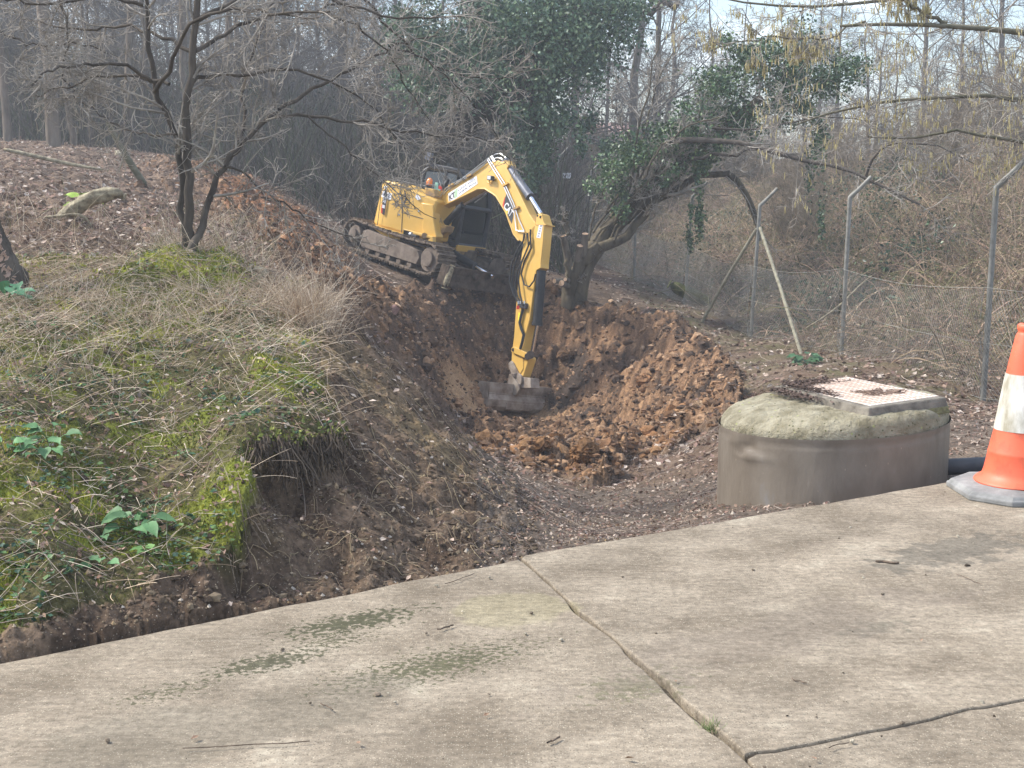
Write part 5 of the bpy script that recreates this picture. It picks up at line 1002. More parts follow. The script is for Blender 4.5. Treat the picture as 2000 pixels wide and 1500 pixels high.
def make_tree(name, label, cat, loc, L0, levels, seed, mb=None, mtw=None, group=None, S0=8, absw=None):
    """L0: (P, R) of limbs in world space; levels: dicts for grow()"""
    rg = RS(seed); root = empty(name, loc, label, cat, group); P, R_ = L0; T = Soup(); V, F = tubes(P, R_, S0); T.add(V, F); T.build('trunk', mb or m_bark, root, loc, True)
    cr = Soup(); allP = (P, R_)
    for i, lv in enumerate(levels):
        Q, Rq = grow(allP[0], allP[1], rg=rg, **lv); V, F = tubes(Q, Rq, 5 if i == 0 else 3); cr.add(V, F); allP = (Q, Rq)
    cr.build('crown', mtw or m_twig, root, loc, True); return root, allP
# --- foreground thorn tree with several stems
y0 = 9.3; Lm = limbs([(PT([(372, 510), (373, 430), (367, 330), (362, 240), (368, 170), (380, 100), (385, 40), (392, -60)], y0), .034, .020),
    (PT([(362, 500), (357, 430), (352, 330), (345, 262), (320, 215), (302, 180), (296, 130), (292, 60), (280, -40)], y0 + .12), .026, .014),
    (PT([(370, 492), (385, 470), (402, 415), (425, 345), (452, 308), (482, 272), (515, 240), (545, 215)], y0 - .1, .5), .028, .015),
    (PT([(296, 160), (270, 140), (200, 122), (140, 128), (95, 134), (62, 168)], y0, -.8), .014, .005), (PT([(330, 165), (262, 147), (180, 150), (120, 175), (62, 184)], y0, .5), .013, .004),
    (PT([(302, 180), (330, 130), (352, 60), (400, 25), (480, 20), (560, 30), (640, 18)], y0, -1.), .016, .006), (PT([(380, 100), (430, 70), (520, 30), (620, 22), (720, -30)], y0, 1.2), .018, .006),
    (PT([(545, 215), (600, 180), (680, 140), (760, 90), (850, 70)], y0 + .4, 1.), .016, .006), (PT([(530, 228), (600, 225), (700, 235), (790, 260), (880, 268), (960, 275)], y0 + .3, .3), .013, .004),
    (PT([(368, 170), (410, 140), (470, 150), (560, 130), (640, 150), (720, 200), (790, 290)], y0, 1.0), .015, .004), (PT([(372, 100), (300, 60), (230, 50), (150, 60), (40, 30)], y0, .8), .014, .005),
    (PT([(345, 262), (270, 262), (215, 240), (170, 205), (120, 190)], y0, .6), .008, .003), (PT([(440, 325), (470, 335), (520, 380), (560, 400), (620, 440), (700, 470)], y0 + .1, .5), .009, .003),
    (PT([(385, 40), (470, -10), (600, -30), (700, 20), (800, 40), (900, 30)], y0, .5), .018, .005), (PT([(620, 22), (690, 40), (760, 100), (800, 180), (850, 250)], y0 + .6, .4), .010, .003), (PT([(280, 10), (200, -10), (100, 10), (-20, -10)], y0), .014, .006),
    (PT([(760, 90), (830, 110), (900, 180), (960, 240), (1000, 320)], y0 + .8, .6), .008, .003), (PT([(600, 225), (650, 270), (720, 330), (790, 390), (850, 430)], y0 + .3, .3), .007, .0025), (PT([(700, -20), (760, 60), (850, 130), (930, 160), (1010, 150)], y0 + 1.2, .6), .012, .004), (PT([(100, -30), (140, 60), (120, 130), (160, 220)], y0 + .5), .010, .004), (PT([(450, 310), (480, 250), (470, 180), (500, 90), (540, -20)], y0 + .4, .5), .014, .005), (PT([(0, 60), (60, 90), (140, 80), (230, 110)], y0 + 1.2), .009, .004)], 18, 3, .010)
make_tree('thorn_tree', 'dark multi-stemmed bare thorn tree rising behind the mossy mound', 'tree', at(368, 508, y0), Lm,
    [dict(n=13, t0=.3, L=(.18, .45), ang=(25, 75), wig=.14, trop=.0, K=8, rr=.5, rmin=.0038), dict(n=9, t0=.12, L=(.3, .75), ang=(25, 80), wig=.25, trop=-.01, K=7, rr=.55, rmin=.0027), dict(n=2, t0=.1, L=(.35, .95), ang=(30, 80), wig=.26, trop=-.01, K=5, rr=.6, rmin=.0024)], 11, m_barkd, m_twig)
# --- rough trunk cut by the left edge
rg = RS(20); q = at(-28, 575, 8.3); b = MB(); pth = [at(18, 575, 8.3), at(4, 540, 8.3), at(-12, 500, 8.3), at(-30, 450, 8.35), at(-48, 400, 8.4), at(-70, 300, 8.5), at(-90, 100, 8.7), at(-110, -200, 9)]
b.tube(pth, [.17, .13, .11, .105, .10, .098, .09, .085], 28); root = empty('rough_trunk_tree', q, 'rough flaking tree trunk cut off by the left edge of the picture', 'tree'); o = b.build('trunk', m_barkd, root, off=q, smooth=True, angle=180)
sb = o.modifiers.new('s', 'SUBSURF'); sb.levels = sb.render_levels = 2; tx_ = bpy.data.textures.new('bark_noise', 'CLOUDS'); tx_.noise_scale = .05; dm = o.modifiers.new('d', 'DISPLACE'); dm.texture = tx_; dm.strength = .05; dm.texture_coords = 'LOCAL'
S_ = Soup(); n = 60; tt = rg.rand(n); fl = np.array([at(30 + 8 * rg.randn() - 55 * t, 560 - 130 * t, 8.2) for t in tt]); fl[:, 1] -= .02; V, F = leaves(fl, rg.uniform(.02, .055, n), rg, asp=.4, nrmv=np.tile([.2, -1, 0.], (n, 1))); S_.add(V, F, (.42, .30, .24)); S_.build('flaking_bark', m_leaf, root, q)
# --- woodland: prototypes then copies
def proto_tree(seed, H, lean, low, label, dense=1.0, mb=None):
    rg = RS(seed); zz = np.linspace(0, H, 7); pts = np.stack([lean * zz + rg.randn(7) * .1, rg.randn(7) * .1, zz], 1); pts[0] = (0, 0, -.3)
    return make_tree('woodland_tree', label, 'tree', (0, 0, 0), limbs([(pts, (.10 + .012 * H / 2) * (.72 if low > .3 else 1), .03)], 16, seed, .02),
        [dict(n=int(30 * dense), t0=low, t1=.9, L=(.14, .32), ang=(35, 85), wig=.2, trop=.05, K=7, rr=.3, rmin=.012), dict(n=9, t0=.12, L=(.3, .7), ang=(25, 75), wig=.24, trop=.02, K=6, rr=.5, rmin=.0085), dict(n=7, t0=.1, L=(.35, .9), ang=(25, 75), wig=.28, trop=.01, K=5, rr=.6, rmin=.0065)], seed + 1, mb or m_bark, m_twigd, S0=9)[0]
def proto_shrub(seed, H, label, n=9, mtw=None, spread=.5):
    rg = RS(seed); L = []
    for i in range(n):
        a = rg.uniform(0, 6.28); s = rg.uniform(.1, spread) * H; h = H * rg.uniform(.6, 1); t = np.linspace(0, 1, 6); L.append((np.stack([math.cos(a) * s * t ** 1.3 + rg.randn(6) * .05, math.sin(a) * s * t ** 1.3 + rg.randn(6) * .05, h * t - .15], 1), .022, .006))
    return make_tree('woodland_shrub', label, 'shrub', (0, 0, 0), limbs(L, 10, seed, .02), [dict(n=8, t0=.1, L=(.2, .5), ang=(20, 60), wig=.2, trop=.05, K=6, rr=.5, rmin=.009), dict(n=7, t0=.1, L=(.3, .8), ang=(25, 75), wig=.25, trop=.02, K=5, rr=.6, rmin=.0065), dict(n=4, t0=.1, L=(.4, .9), ang=(25, 75), wig=.25, trop=.0, K=4, rr=.7, rmin=.0055)], seed + 1, m_bark, mtw or m_twigd, S0=6)[0]
def dup(root, loc, rz, s, label, group):
    r = root.copy(); COL.objects.link(r); r.location = loc; r.rotation_euler = (0, 0, rz); r.scale = (s, s, s); r['label'] = label; r['group'] = group
    for ch in root.children:
        c_ = ch.copy(); COL.objects.link(c_); c_.parent = r
    return r
def tall(seed, H, lean): return proto_tree(seed, H, lean, .42, '', .7, m_barkp)
m_barkp = mat('pale_bark', (.11, .088, .068), (.23, .19, .15), scale=7, rough=.95, bump=.7, bscale=26, dist=.02, spec=.15, aspect=(1, 1, .25), c3=(.22, .23, .13))
PTREE = [proto_tree(301, 9, .02, .08, ''), proto_tree(302, 11, -.05, .12, ''), proto_tree(303, 8, .07, .06, ''), proto_tree(304, 12, .0, .16, '', 1.2), tall(305, 11, .0), tall(306, 12, -.07), tall(307, 12, .05)]
m_twigt = mat('tan_twigs', (.15, .12, .085), (.32, .265, .20), scale=3, rough=.9, spec=.15)
PSHR = [proto_shrub(311, 3.6, ''), proto_shrub(312, 2.6, ''), proto_shrub(313, 4.4, '', 11, None, .35), proto_shrub(314, 3.4, '', 9, m_twigt), proto_shrub(315, 2.4, '', 9, m_twigt), proto_shrub(316, 4.0, '', 10, m_twigt, .4)]
used = set()
def put(kind, i, px, Y, s, rz, label, group, add=0):
    i += add
    src = (PTREE if kind == 't' else PSHR)[i]; X = (px - 1000) / FPX * Y; loc = (X, Y, ground(X, Y))
    if (kind, i) not in used:
        used.add((kind, i)); src.location = loc; src.rotation_euler = (0, 0, rz); src.scale = (s, s, s); src['label'] = label; src['group'] = group; return src
    return dup(src, loc, rz, s, label, group)
rg = RS(33)
named = [(118, 28, 1.3, 4, 'thick pale trunk standing on the spoil at the far left'), (158, 31, .6, 5, 'thin leaning pale trunk just right of the thick left one'), (191, 32, .55, 4, 'second thin pale trunk right of the thick left one'), (262, 33, .9, 4, 'straight pale trunk a little left of the multi-stemmed thorn tree'), (297, 34, .65, 6, 'slim trunk close behind the thorn tree on its left'),
    (395, 33, .95, 5, 'dark trunk seen just right of the thorn tree stems'), (537, 34, .8, 6, 'pale slim trunk between the thorn tree and the excavator'), (470, 38, .9, 4, 'dark trunk deeper in the wood above the clay trail'), (30, 30, .8, 6, 'dark trunk at the extreme left of the wood')]
for j, (px, Y, s, i, lab) in enumerate(named): put('t', i, px, Y, s, j * 1.3, lab, 'bare trees of the wood behind the spoil')
WL = 'bare tree of the dense leafless wood left of and behind the excavator'; WG = 'leafless trees of the dense left wood'
for j in range(60):
    px = rg.uniform(-260, 1010); Y = rg.uniform(35, 62); put('t', rg.randint(7), px, Y, rg.uniform(.55, 1.0), rg.uniform(0, 6.28), WL, WG)
RL_ = 'tall bare tree of the open wood against the sky on the right'; RG_ = 'leafless trees against the sky on the right'
for px, Y, s, i in [(1122, 44, 1.0, 3), (1228, 46, 1.15, 1), (1278, 48, .95, 3), (1300, 52, .9, 0), (1175, 60, .8, 2), (1240, 64, .7, 0), (1390, 50, .6, 1), (1445, 58, .55, 3), (1500, 52, .5, 2), (1560, 48, .6, 0), (1625, 55, .7, 1), (1690, 45, .55, 2), (1740, 52, .5, 0), (1790, 50, .8, 3), (1860, 44, .6, 1), (1935, 50, .9, 3), (1975, 42, .7, 0), (2060, 46, .8, 1), (1330, 60, .5, 2), (1420, 66, .7, 2), (1590, 62, .6, 3), (1700, 62, .6, 1), (1820, 60, .6, 2), (1900, 64, .7, 0), (2140, 50, 1, 2)]:
    put('t', i, px, Y, s, rg.uniform(0, 6.28), RL_, RG_)
SL = 'leafless thicket bush in the dark undergrowth of the wood'; SG = 'undergrowth bushes of the wood'
for j in range(80):
    px = rg.uniform(-200, 1100); Y = rg.uniform(33, 58); put('s', rg.randint(3), px, Y, rg.uniform(.7, 1.3), rg.uniform(0, 6.28), SL, SG)
for j in range(80):
    px = rg.uniform(1080, 2150); Y = rg.uniform(38, 62) if px < 1500 else rg.uniform(25, 50); put('s', rg.randint(3), px, Y, rg.uniform(.28, .62), rg.uniform(0, 6.28), 'leafless bush on the far bank behind the fence', 'bushes on the far bank', 3)
# --- far wood and bank cover that nobody could count
def stems_stuff(name, label, cat, n, px0, px1, Y0, Y1, Lr, seed, w, cols, el=(45, 90), bend=.5, K=6, keep=None, m=None):
    P, zn, es, rg = scatter(n, px0, px1, Y0, Y1, seed)
    if keep is not None: k = keep(P, zn, rg); P = P[k]
    n = len(P); V, F, c = blades(P, rg.uniform(*Lr, n), rg.uniform(*el, n), rg, bend, K, rg.uniform(*w, n), pick(rg, n, cols)); o = Soup().add(V, F, c).build(name, m or m_straw); return meta(o, label, cat, kind='stuff')
stems_stuff('undergrowth', 'dense thin stems of undergrowth filling the wood floor', 'undergrowth', 13000, -250, 1150, 26, 60, (.5, 2.8), 401, (.006, .014), [(.10, .085, .07), (.16, .135, .11), (.07, .065, .05), (.09, .10, .055)], keep=lambda P, zn, rg: (zn[2] < .1) & (zn[3] < .2) & ((zn[0] > 420) | (P[:, 1] > 31)))
BR = [(.36, .27, .18), (.24, .20, .12), (.44, .33, .24), (.20, .19, .09), (.40, .27, .20), (.14, .11, .08)]
far_side = lambda P: P[:, 0] > np.interp(P[:, 1], [p_[1] for p_ in pb], [p_[0] for p_ in pb]) + .15
stems_stuff('brambles', 'tangled brown brambles covering the bank behind the fence', 'brambles', 26000, 1120, 2200, 13, 46, (.3, 1.5), 402, (.003, .0075), BR, (5, 75), 1.6, keep=lambda P, zn, rg: far_side(P) & (rg.rand(len(P)) < .35 + .9 * np.clip((P[:, 2] + .5), 0, 1)))
def leaf_stuff(name, label, cat, n, px0, px1, Y0, Y1, hr, seed, size, cols, keep=None, mt=None, clump=.0):
    P, zn, es, rg = scatter(n, px0, px1, Y0, Y1, seed)
    if keep is not None: P = P[keep(P, zn, rg)]
    n = len(P); P = P + np.stack([rg.randn(n) * .1, rg.randn(n) * .1, rg.rand(n) ** 1.5 * hr], 1); V, F = leaves(P, rg.uniform(*size, n), rg, asp=.6); o = Soup().add(V, F, np.repeat(pick(rg, n, cols), 4, 0)).build(name, mt or m_ivy); return meta(o, label, cat, kind='stuff')
leaf_stuff('bank_leaves', 'low green and dead leaves among the brambles on the bank', 'leaves', 16000, 1120, 2200, 13, 42, .45, 403, (.03, .08), [(.05, .07, .03), (.09, .10, .04), (.16, .11, .07), (.22, .15, .11), (.30, .23, .17)], lambda P, zn, rg: far_side(P) & (fbm(P[:, 0], P[:, 1], 1.5, 3, 91) > .42))
leaf_stuff('bank_ivy', 'dark ivy and bramble leaves in patches on the bank behind the braced post', 'ivy', 14000, 1330, 1850, 20, 34, .7, 405, (.04, .09), [(.05, .085, .045), (.08, .12, .06), (.035, .06, .035)], lambda P, zn, rg: far_side(P) & (fbm(P[:, 0], P[:, 1], 2.2, 3, 93) > .53))
leaf_stuff('holly_undergrowth', 'dark green leafy scrub low in the wood', 'scrub', 15000, 100, 1350, 38, 64, 2.6, 404, (.08, .17), [(.03, .055, .03), (.045, .07, .035), (.025, .04, .025)], lambda P, zn, rg: fbm(P[:, 0], P[:, 1], 4, 3, 92) > .46)
# --- ivy
def ivy(root, cl, Y, dpt, size, seed, off, cols=((.035, .075, .038), (.055, .105, .048), (.03, .06, .034), (.085, .135, .055)), dens=1.0):
    rg = RS(seed); S = Soup()
    for (px, py, rx, ry) in cl:
        Yc = Y if np.isscalar(Y) else np.interp(px, [a_ for a_, _ in Y], [b_ for _, b_ in Y]); s = size; n = int(dens * 3.14 * rx * ry / ((s * FPX / Yc) ** 2 * .3) * 1.5); ncl = max(3, int(rx * ry / 260)); cc = rg.randn(ncl, 2) * .55
        w = rg.randint(0, ncl, n); u = cc[w] + rg.randn(n, 2) * .28; dz = rg.randn(n) * dpt + cc[w, 0] * dpt * .5; P = atn(px + u[:, 0] * rx, py + u[:, 1] * ry, Yc + dz); dark = rg.rand(ncl)[w] * .5 + .65
        V, F = leaves(P, rg.uniform(.6, 1.25, n) * s, rg, asp=.75); S.add(V, F, np.repeat(pick(rg, n, cols) * dark[:, None], 4, 0))
    return S.build('ivy_leaves', m_ivy, root, off)
y0 = 27.; q = at(860, 330, y0)
r1, _ = make_tree('ivy_clad_tree', 'huge ivy-clad tree whose dark trunk leans right above the excavator', 'tree', q, limbs([(PT([(820, 345), (880, 275), (930, 225), (1010, 150), (1060, 95), (1120, 40), (1190, -20)], y0), .30, .20), (PT([(1060, 95), (1150, 30), (1240, 15), (1330, 8)], y0, 2), .10, .05), (PT([(1040, 420), (1038, 330), (1042, 240), (1050, 150), (1070, 60), (1080, -50)], y0 + 1), .14, .11), (PT([(1010, 150), (960, 90), (930, 20), (900, -50)], y0), .12, .07)], 14, 5, .05),
    [dict(n=12, t0=.2, L=(.15, .4), ang=(30, 75), wig=.15, trop=.0, K=7, rr=.25, rmin=.010), dict(n=7, t0=.15, L=(.3, .7), ang=(25, 70), wig=.2, trop=-.03, K=6, rr=.5, rmin=.007), dict(n=5, t0=.1, L=(.3, .8), ang=(25, 75), wig=.2, trop=-.03, K=4, rr=.6, rmin=.0055)], 51, m_barkd, m_twigd)
ivy(r1, [(960, 80, 70, 60), (1040, 60, 80, 60), (1130, 60, 80, 60), (985, 150, 60, 40), (905, 190, 70, 35), (1050, 250, 35, 80), (1047, 330, 25, 45), (1010, 215, 40, 40), (1190, 60, 60, 60), (1100, 130, 60, 60), (880, 110, 60, 60), (1190, 5, 90, 30), (820, 60, 60, 50), (1000, 0, 120, 40), (1060, 190, 45, 50), (1095, 225, 25, 40), (1140, 265, 30, 40), (930, 120, 90, 70), (860, 170, 60, 50), (790, 120, 60, 60), (1100, 60, 110, 60), (1020, 280, 50, 50)], y0, .9, .082, 52, q, dens=2.3, cols=((.07, .125, .075), (.10, .165, .095), (.05, .09, .055), (.15, .21, .11)))
y0 = 22.; q = at(1125, 588, y0)
trk = [(PT([(1122, 600), (1126, 560), (1136, 520), (1152, 490), (1185, 455), (1232, 408), (1290, 350), (1350, 300), (1420, 245), (1490, 190)], y0, .5), .20, .07), (PT([(1135, 590), (1140, 540), (1150, 505), (1165, 482), (1195, 476), (1228, 458), (1248, 430), (1285, 385), (1330, 340)], y0 - .1, .3), .12, .045), (PT([(1108, 600), (1112, 560), (1120, 535), (1140, 510), (1170, 480)], y0 - .12), .12, .09), (PT([(1165, 480), (1190, 430), (1240, 375), (1300, 330), (1380, 285)], y0 + .2, .5), .06, .03),
       (PT([(1150, 495), (1200, 445), (1260, 400), (1320, 365), (1390, 330), (1440, 335), (1472, 400), (1482, 470)], y0 + .3, .6), .06, .05), (PT([(1108, 540), (1106, 480), (1103, 412)], y0 - .2), .045, .038), (PT([(1150, 470), (1158, 430), (1170, 390), (1190, 355), (1215, 340)], y0 - .2), .018, .012), (PT([(1225, 400), (1235, 320), (1255, 220), (1285, 90), (1300, 20)], y0, -.6), .022, .008), (PT([(1235, 390), (1262, 240), (1300, 120), (1345, 60)], y0, .6), .02, .008), (PT([(1255, 350), (1300, 280), (1350, 240), (1400, 230)], y0 - .5, -.3), .02, .01), (PT([(1232, 280), (1215, 240), (1190, 190)], y0 - .3), .012, .006)] + [(PT([(x0_, y0_q), (x0_ + 55, y0_q - 62 - k_ * 4), (x0_ + 105 + 6 * k_, y0_q - 118 - 9 * k_), (x0_ + 160 + 12 * k_, y0_q - 150 - 20 * k_)], y0 - .35 + .08 * k_, .2), .024 - .001 * k_, .008) for k_, (x0_, y0_q) in enumerate([(1160, 470), (1172, 462), (1185, 450), (1200, 470), (1158, 455), (1180, 478), (1210, 440), (1168, 440)])]
r2, _ = make_tree('leaning_cut_tree', 'leaning ivy-covered tree with freshly sawn stubs beside the excavator arm', 'tree', q, limbs(trk, 16, 6, .02),
    [dict(n=8, t0=.35, L=(.12, .35), ang=(20, 65), wig=.14, trop=.06, K=7, rr=.3, rmin=.008), dict(n=7, t0=.15, L=(.3, .8), ang=(25, 70), wig=.2, trop=.0, K=6, rr=.5, rmin=.0055), dict(n=4, t0=.1, L=(.3, .8), ang=(25, 75), wig=.2, trop=-.0, K=4, rr=.6, rmin=.004)], 61, m_barkq, m_twig)
for (x0, y0_, x1, y1, w, ) in [(1112, 520, 1100, 461, .055), (1140, 500, 1143, 457, .055), (1128, 510, 1133, 480, .055), (1112, 560, 1097, 553, .05), (1112, 552, 1104, 546, .03), (1115, 548, 1083, 549, .04)]:
    a0, a1 = at(x0, y0_, y0 - .15), at(x1, y1, y0 - .25 if y1 < 530 else y0 - .42); b = MB(); b.tube([a0, (a0 + a1) / 2, a1], [w * 1.1, w, w], 12); sb = b.build('sawn_stub', m_bark, r2, smooth=True, off=q); d = nrm(a1 - a0); b = MB(); b.tube([a1, a1 + d * .006], w * .9, 14); b.build('cut_face', m_cut, sb, off=(0, 0, 0)).location = (-q[0], -q[1], -q[2])
ivy(r2, [(1215, 335, 35, 35), (1250, 310, 45, 35), (1320, 320, 45, 25), (1385, 270, 45, 30), (1440, 240, 45, 30), (1290, 285, 65, 40), (1350, 245, 60, 35), (1420, 205, 60, 45), (1490, 150, 75, 45), (1560, 105, 75, 45), (1630, 150, 55, 50), (1525, 205, 60, 35), (1205, 420, 22, 25), (1170, 375, 25, 25), (1360, 400, 17, 70), (1352, 330, 30, 25), (1594, 330, 14, 80), (1600, 255, 30, 30), (1450, 100, 50, 30), (1410, 280, 40, 30), (1240, 370, 25, 25), (1310, 350, 25, 20), (1350, 470, 10, 40)], [(1150, y0), (1350, y0 + .3), (1700, y0 + 1.5)], .32, .058, 62, q, dens=2.1, cols=((.065, .12, .06), (.09, .155, .07), (.05, .09, .05), (.15, .21, .09)))
# mossy arching boughs right of it
y0 = 21.5; q = at(1790, 400, y0)
make_tree('mossy_arching_bough', 'mossy bough arching down over the cranked fence posts', 'fallen bough', at(1700, 355, y0), limbs([(PT([(1310, 275), (1370, 268), (1440, 280), (1500, 290), (1545, 308), (1620, 325), (1690, 350), (1740, 366), (1800, 395)], y0, -1.5), .05, .016), (PT([(1350, 310), (1430, 300), (1480, 296), (1535, 300), (1590, 318)], y0), .03, .015), (PT([(1690, 350), (1705, 310), (1725, 285), (1760, 275), (1830, 282), (1900, 320)], y0 - .8, -1), .025, .006), (PT([(1390, 250), (1460, 258), (1540, 240), (1620, 228), (1700, 238)], y0), .018, .008)], 12, 7, .02),
    [dict(n=9, t0=.1, L=(.15, .4), ang=(25, 80), wig=.15, trop=.0, K=6, rr=.35, rmin=.008), dict(n=8, t0=.1, L=(.3, .9), ang=(25, 75), wig=.25, trop=-.0, K=5, rr=.6, rmin=.0055), dict(n=4, t0=.1, L=(.3, .9), ang=(25, 75), wig=.25, trop=-.0, K=4, rr=.6, rmin=.004)], 71, m_barkd, m_twig)
# hazel with catkins, reaching in from the right
y0 = 12.5; q = at(2420, 700, y0); q[2] = ground(q[0], q[1])
hz_, (HP, HR) = make_tree('catkin_hazel', 'hazel reaching in from the right with hanging yellow catkins', 'tree', q, limbs([([q, at(2400, 400, y0), at(2330, 180, y0), at(2150, 90, y0)] + PT([(2000, 64), (1900, 48), (1800, 44), (1740, 50), (1690, 42), (1640, 50)], y0), .08, .012), ([at(2330, 180, y0)] + PT([(2150, 180), (2000, 200), (1850, 190), (1700, 200), (1560, 240)], y0 + .8), .04, .008), ([at(2380, 320, y0)] + PT([(2150, 300), (2000, 280), (1900, 250), (1800, 270), (1700, 262)], y0 + .5), .035, .007), ([at(2330, 100, y0)] + PT([(2100, -20), (1900, -30), (1700, 10), (1500, 20), (1380, -10)], y0 + 1.5), .04, .008), (PT([(1690, 42), (1600, 80), (1500, 70), (1400, 90)], y0 + .3), .012, .004), (PT([(1850, 46), (1790, 20), (1740, -30)], y0), .02, .01)], 16, 8, .015),
    [dict(n=19, t0=.25, L=(.12, .36), ang=(25, 85), wig=.16, trop=.02, K=7, rr=.3, rmin=.0045), dict(n=8, t0=.15, L=(.3, .8), ang=(25, 75), wig=.22, trop=-.01, K=6, rr=.5, rmin=.0035), dict(n=4, t0=.15, L=(.3, .9), ang=(25, 75), wig=.25, trop=-.02, K=5, rr=.6, rmin=.0026)], 81, m_barkm, m_twig)
rg = RS(82); tips = HP.reshape(-1, 3); tips = tips[rg.rand(len(tips)) < .16]; n = len(tips); K = 4; Ls = rg.uniform(.035, .075, n); Q = tips[:, None] + np.stack([np.zeros((n, K)), np.zeros((n, K)), -Ls[:, None] * np.linspace(0, 1, K)[None]], -1) + rg.randn(n, K, 3) * .0015; V, F = tubes(Q, np.tile([.0025, .0048, .0045, .0025], (n, 1)), 4); Soup().add(V, F).build('catkins', m_catk, hz_, q)
# logs and other wood
def log_(name, pts, r, label, mt, Y, seed=0, cat='log', disp=.02, grp=None):
    pts3 = []
    for (x, y), yy in zip(pts, Y if not np.isscalar(Y) else [Y] * len(pts)): pts3.append(at(x, y, yy))
    q = pts3[0]; rt = empty(name, q, label, cat, grp); b = MB(); b.tube(pts3, r, 16); o = b.build('trunk', mt, rt, off=q, smooth=True); s_ = o.modifiers.new('s', 'SUBSURF'); s_.levels = s_.render_levels = 1
    tx_ = bpy.data.textures.new('bark_noise', 'CLOUDS'); tx_.noise_scale = .07; dm = o.modifiers.new('d', 'DISPLACE'); dm.texture = tx_; dm.strength = disp * 1.5; dm.texture_coords = 'LOCAL'
    for e0, e1 in ((0, 1), (-1, -2)):
        d = nrm(pts3[e0] - pts3[e1]); b = MB(); rr_ = (r if np.isscalar(r) else r[e0]); b.tube([pts3[e0], pts3[e0] + d * .012], rr_ * .9, 12); b.build('cut_face', m_cut if 'sawn' in label else mt, rt, off=q)
    return rt
def gy(px, py): return hit(px, py, 9.5)[1]
m_lich = mat('lichened_bark', (.15, .125, .085), (.40, .35, .24), scale=22, rough=.95, bump=.7, bscale=50)
Yl = gy(170, 440); log_('fallen_log', [(112, 436), (135, 415), (160, 398), (190, 383), (222, 376), (242, 384)], [.05, .06, .068, .062, .055, .035], 'pale lichened log lying curved on the litter at the left', m_lich, Yl - .1, disp=.045)
log_('dead_branch', [(80, 424), (125, 422), (145, 417), (168, 423), (180, 445)], [.008, .012, .015, .013, .008], 'thin dead branch lying across the foot of the lichened log', m_lich, Yl - .35, cat='branch', disp=.004)
log_('leaning_pole', [(207, 232), (232, 280), (258, 325), (288, 368)], [.035, .04, .045, .05], 'thin green-grey pole leaning in front of the left wood', m_barkm, gy(288, 368), cat='branch', disp=.01)
log_('cut_log', [(646, 602), (656, 606), (666, 611)], [.05, .055, .05], 'short sawn log end above the cut bank behind the dry grass', m_lich, gy(660, 612) - .05, disp=.01, grp='sawn log pieces lying about')
log_('cut_log', [(762, 618), (769, 607), (777, 596)], [.05, .055, .05], 'short pinkish sawn log on the bank below the left track', mat('pink_bark', (.22, .13, .11), (.34, .22, .19), scale=14, rough=.9), gy(770, 612) - .1, disp=.01, grp='sawn log pieces lying about')
log_('cut_log', [(492, 524), (510, 531), (528, 540)], [.03, .035, .03], 'weathered log end at the right rim of the mossy hump', m_lich, gy(510, 540) - .1, disp=.008)
log_('cut_log', [(665, 452), (690, 450), (712, 447)], [.07, .08, .08], 'sawn log lying behind the rear of the left track', m_lich, gy(690, 455) + .2, disp=.015) if False else None
log_('broken_post', [(868, 562), (876, 540), (884, 520)], [.05, .05, .045], 'short broken tan post leaning against the digger blade', m_lich, 21.0, cat='post', disp=.012)
log_('mossy_log', [(1308, 555), (1335, 568), (1362, 580), (1388, 592)], [.09, .12, .12, .08], 'moss-covered log lying behind the fence near the brace', mat('deep_moss', (.05, .05, .025), (.14, .15, .045), scale=10, rough=1, bump=1, bscale=50), gy(1345, 600) + .3, disp=.04)
log_('fallen_pole', [(0, 290), (70, 305), (140, 322), (210, 333)], [.03, .028, .026, .02], 'long pale pole lying along the top of the spoil at the left', m_lich, gy(100, 330) - .3, cat='branch', disp=.006)
log_('dead_stick', [(1568, 645), (1610, 620), (1650, 590), (1680, 555), (1708, 535)], [.012, .014, .016, .012, .008], 'long pale dead stick leaning on the fence between two posts', m_lich, 18.2, cat='branch', disp=.004)
q = hit(642, 330, 20) if False else hit(237, 308, 15); V, F = lumps(np.array([[0, 0, .05]]), np.array([.12]), RS(5), .4); o = Soup().add(V, F, (.5, .45, .34)).build('pale_stone', m_clod); o.location = q; meta(o, 'pale lump of stone on the spoil by the leaning pole', 'stone')
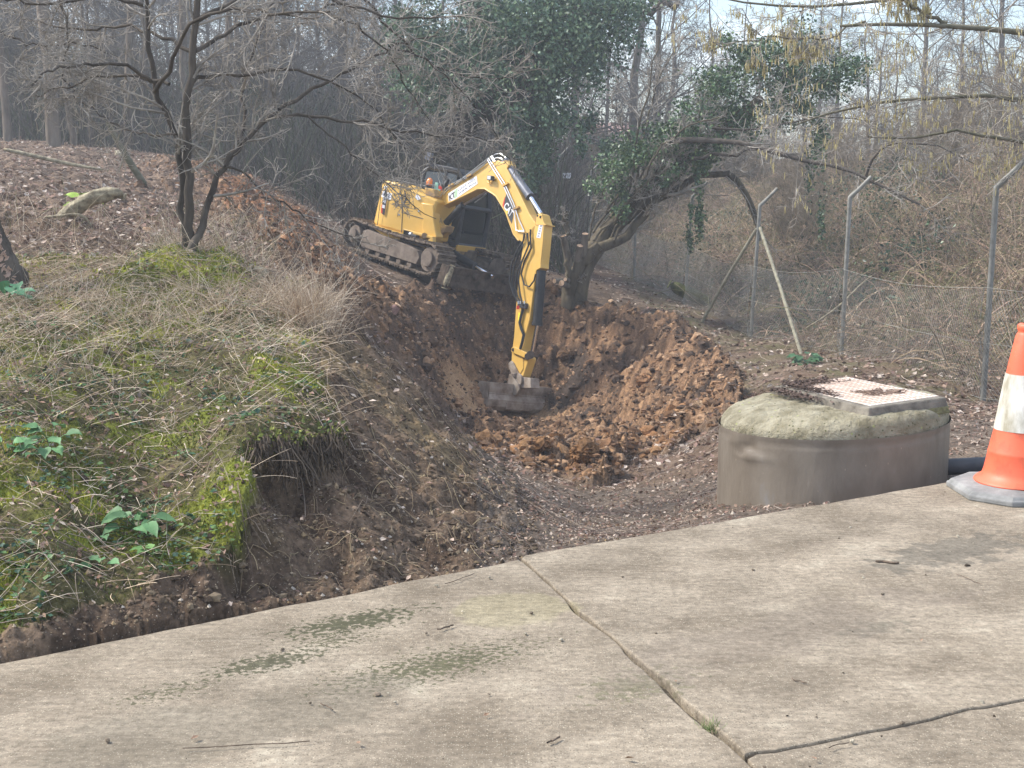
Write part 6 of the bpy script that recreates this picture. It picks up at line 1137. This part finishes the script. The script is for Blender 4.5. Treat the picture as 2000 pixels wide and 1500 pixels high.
# small white notice in the wood
q = at(1107, 343, 33.5); root = empty('notice_board', (q[0], q[1], ground(q[0], q[1])), 'small white notice on a stake deep in the wood', 'notice'); b = MB(); b.box(q, (.20, .012, .13)); bd = b.build('board', m_wht, root, off=root.location); b = MB(); b.tube([(q[0], q[1] + .03, root.location.z - .1), (q[0], q[1] + .03, q[2])], .02, 8); b.build('stake', m_barkd, root, off=root.location)
for k in range(4): b = MB(); b.box(q + np.array([-.07 + .046 * k, -.008, .0]), (.014, .004, .07 + .02 * (k % 2)), np.array([[math.cos(.4 * (k % 2 * 2 - 1)), 0, math.sin(.4 * (k % 2 * 2 - 1))], [0, 1, 0], [-math.sin(.4 * (k % 2 * 2 - 1)), 0, math.cos(.4 * (k % 2 * 2 - 1))]])); b.build('dark_mark', m_char, bd, off=root.location)
# brick house beyond the trees
q = at(1200, 262, 170); q[2] = 2.5; root = empty('house', q, 'red-roofed house glimpsed through the trees on the skyline', 'house'); b = MB(); b.box((0, 0, 2.0), (7, 6, 4.4)); b.build('wall', mat('brick', (.42, .24, .17), (.5, .32, .24), scale=2, rough=.9), root); b = MB(); b.prism([(-3.8, -3.4, 4.2), (3.8, -3.4, 4.2), (3.8, 0, 5.6), (-3.8, 0, 5.6)], [(-3.8, -3.3, 4.1), (3.8, -3.3, 4.1), (3.8, 0, 5.45), (-3.8, 0, 5.45)]); b.prism([(-3.8, 3.4, 4.2), (3.8, 3.4, 4.2), (3.8, 0.01, 5.6), (-3.8, .01, 5.6)], [(-3.8, 3.3, 4.1), (3.8, 3.3, 4.1), (3.8, .01, 5.45), (-3.8, .01, 5.45)]); b.build('roof', mat('roof_tile', (.30, .13, .09), (.40, .19, .13), scale=3, rough=.9), root)
for x in (-1.8, 1.6): b = MB(); b.box((x, -3.02, 2.6), (1.2, .06, 1.1)); b.build('window', m_gls, root)
# ================================================================= AIR: PALE VOLUME ADDED TO IMITATE LENS GLARE
hz = MB(); hz.box((0, 40, 6.5), (260, 300, 21)); ho = hz.build('veil_haze', None); meta(ho, kind='stuff'); 
hm_ = bpy.data.materials.new('veil_haze'); hm_.use_nodes = True; t_ = hm_.node_tree; t_.nodes.clear(); vo = t_.nodes.new('ShaderNodeVolumePrincipled'); om = t_.nodes.new('ShaderNodeOutputMaterial')
vo.inputs['Color'].default_value = (.86, .92, 1, 1); vo.inputs['Density'].default_value = .0029; vo.inputs['Anisotropy'].default_value = .2; t_.links.new(vo.outputs[0], om.inputs['Volume'])
ho.data.materials.clear(); ho.data.materials.append(hm_); ho['label'] = 'thin pale veil through the air, added to imitate lens glare'
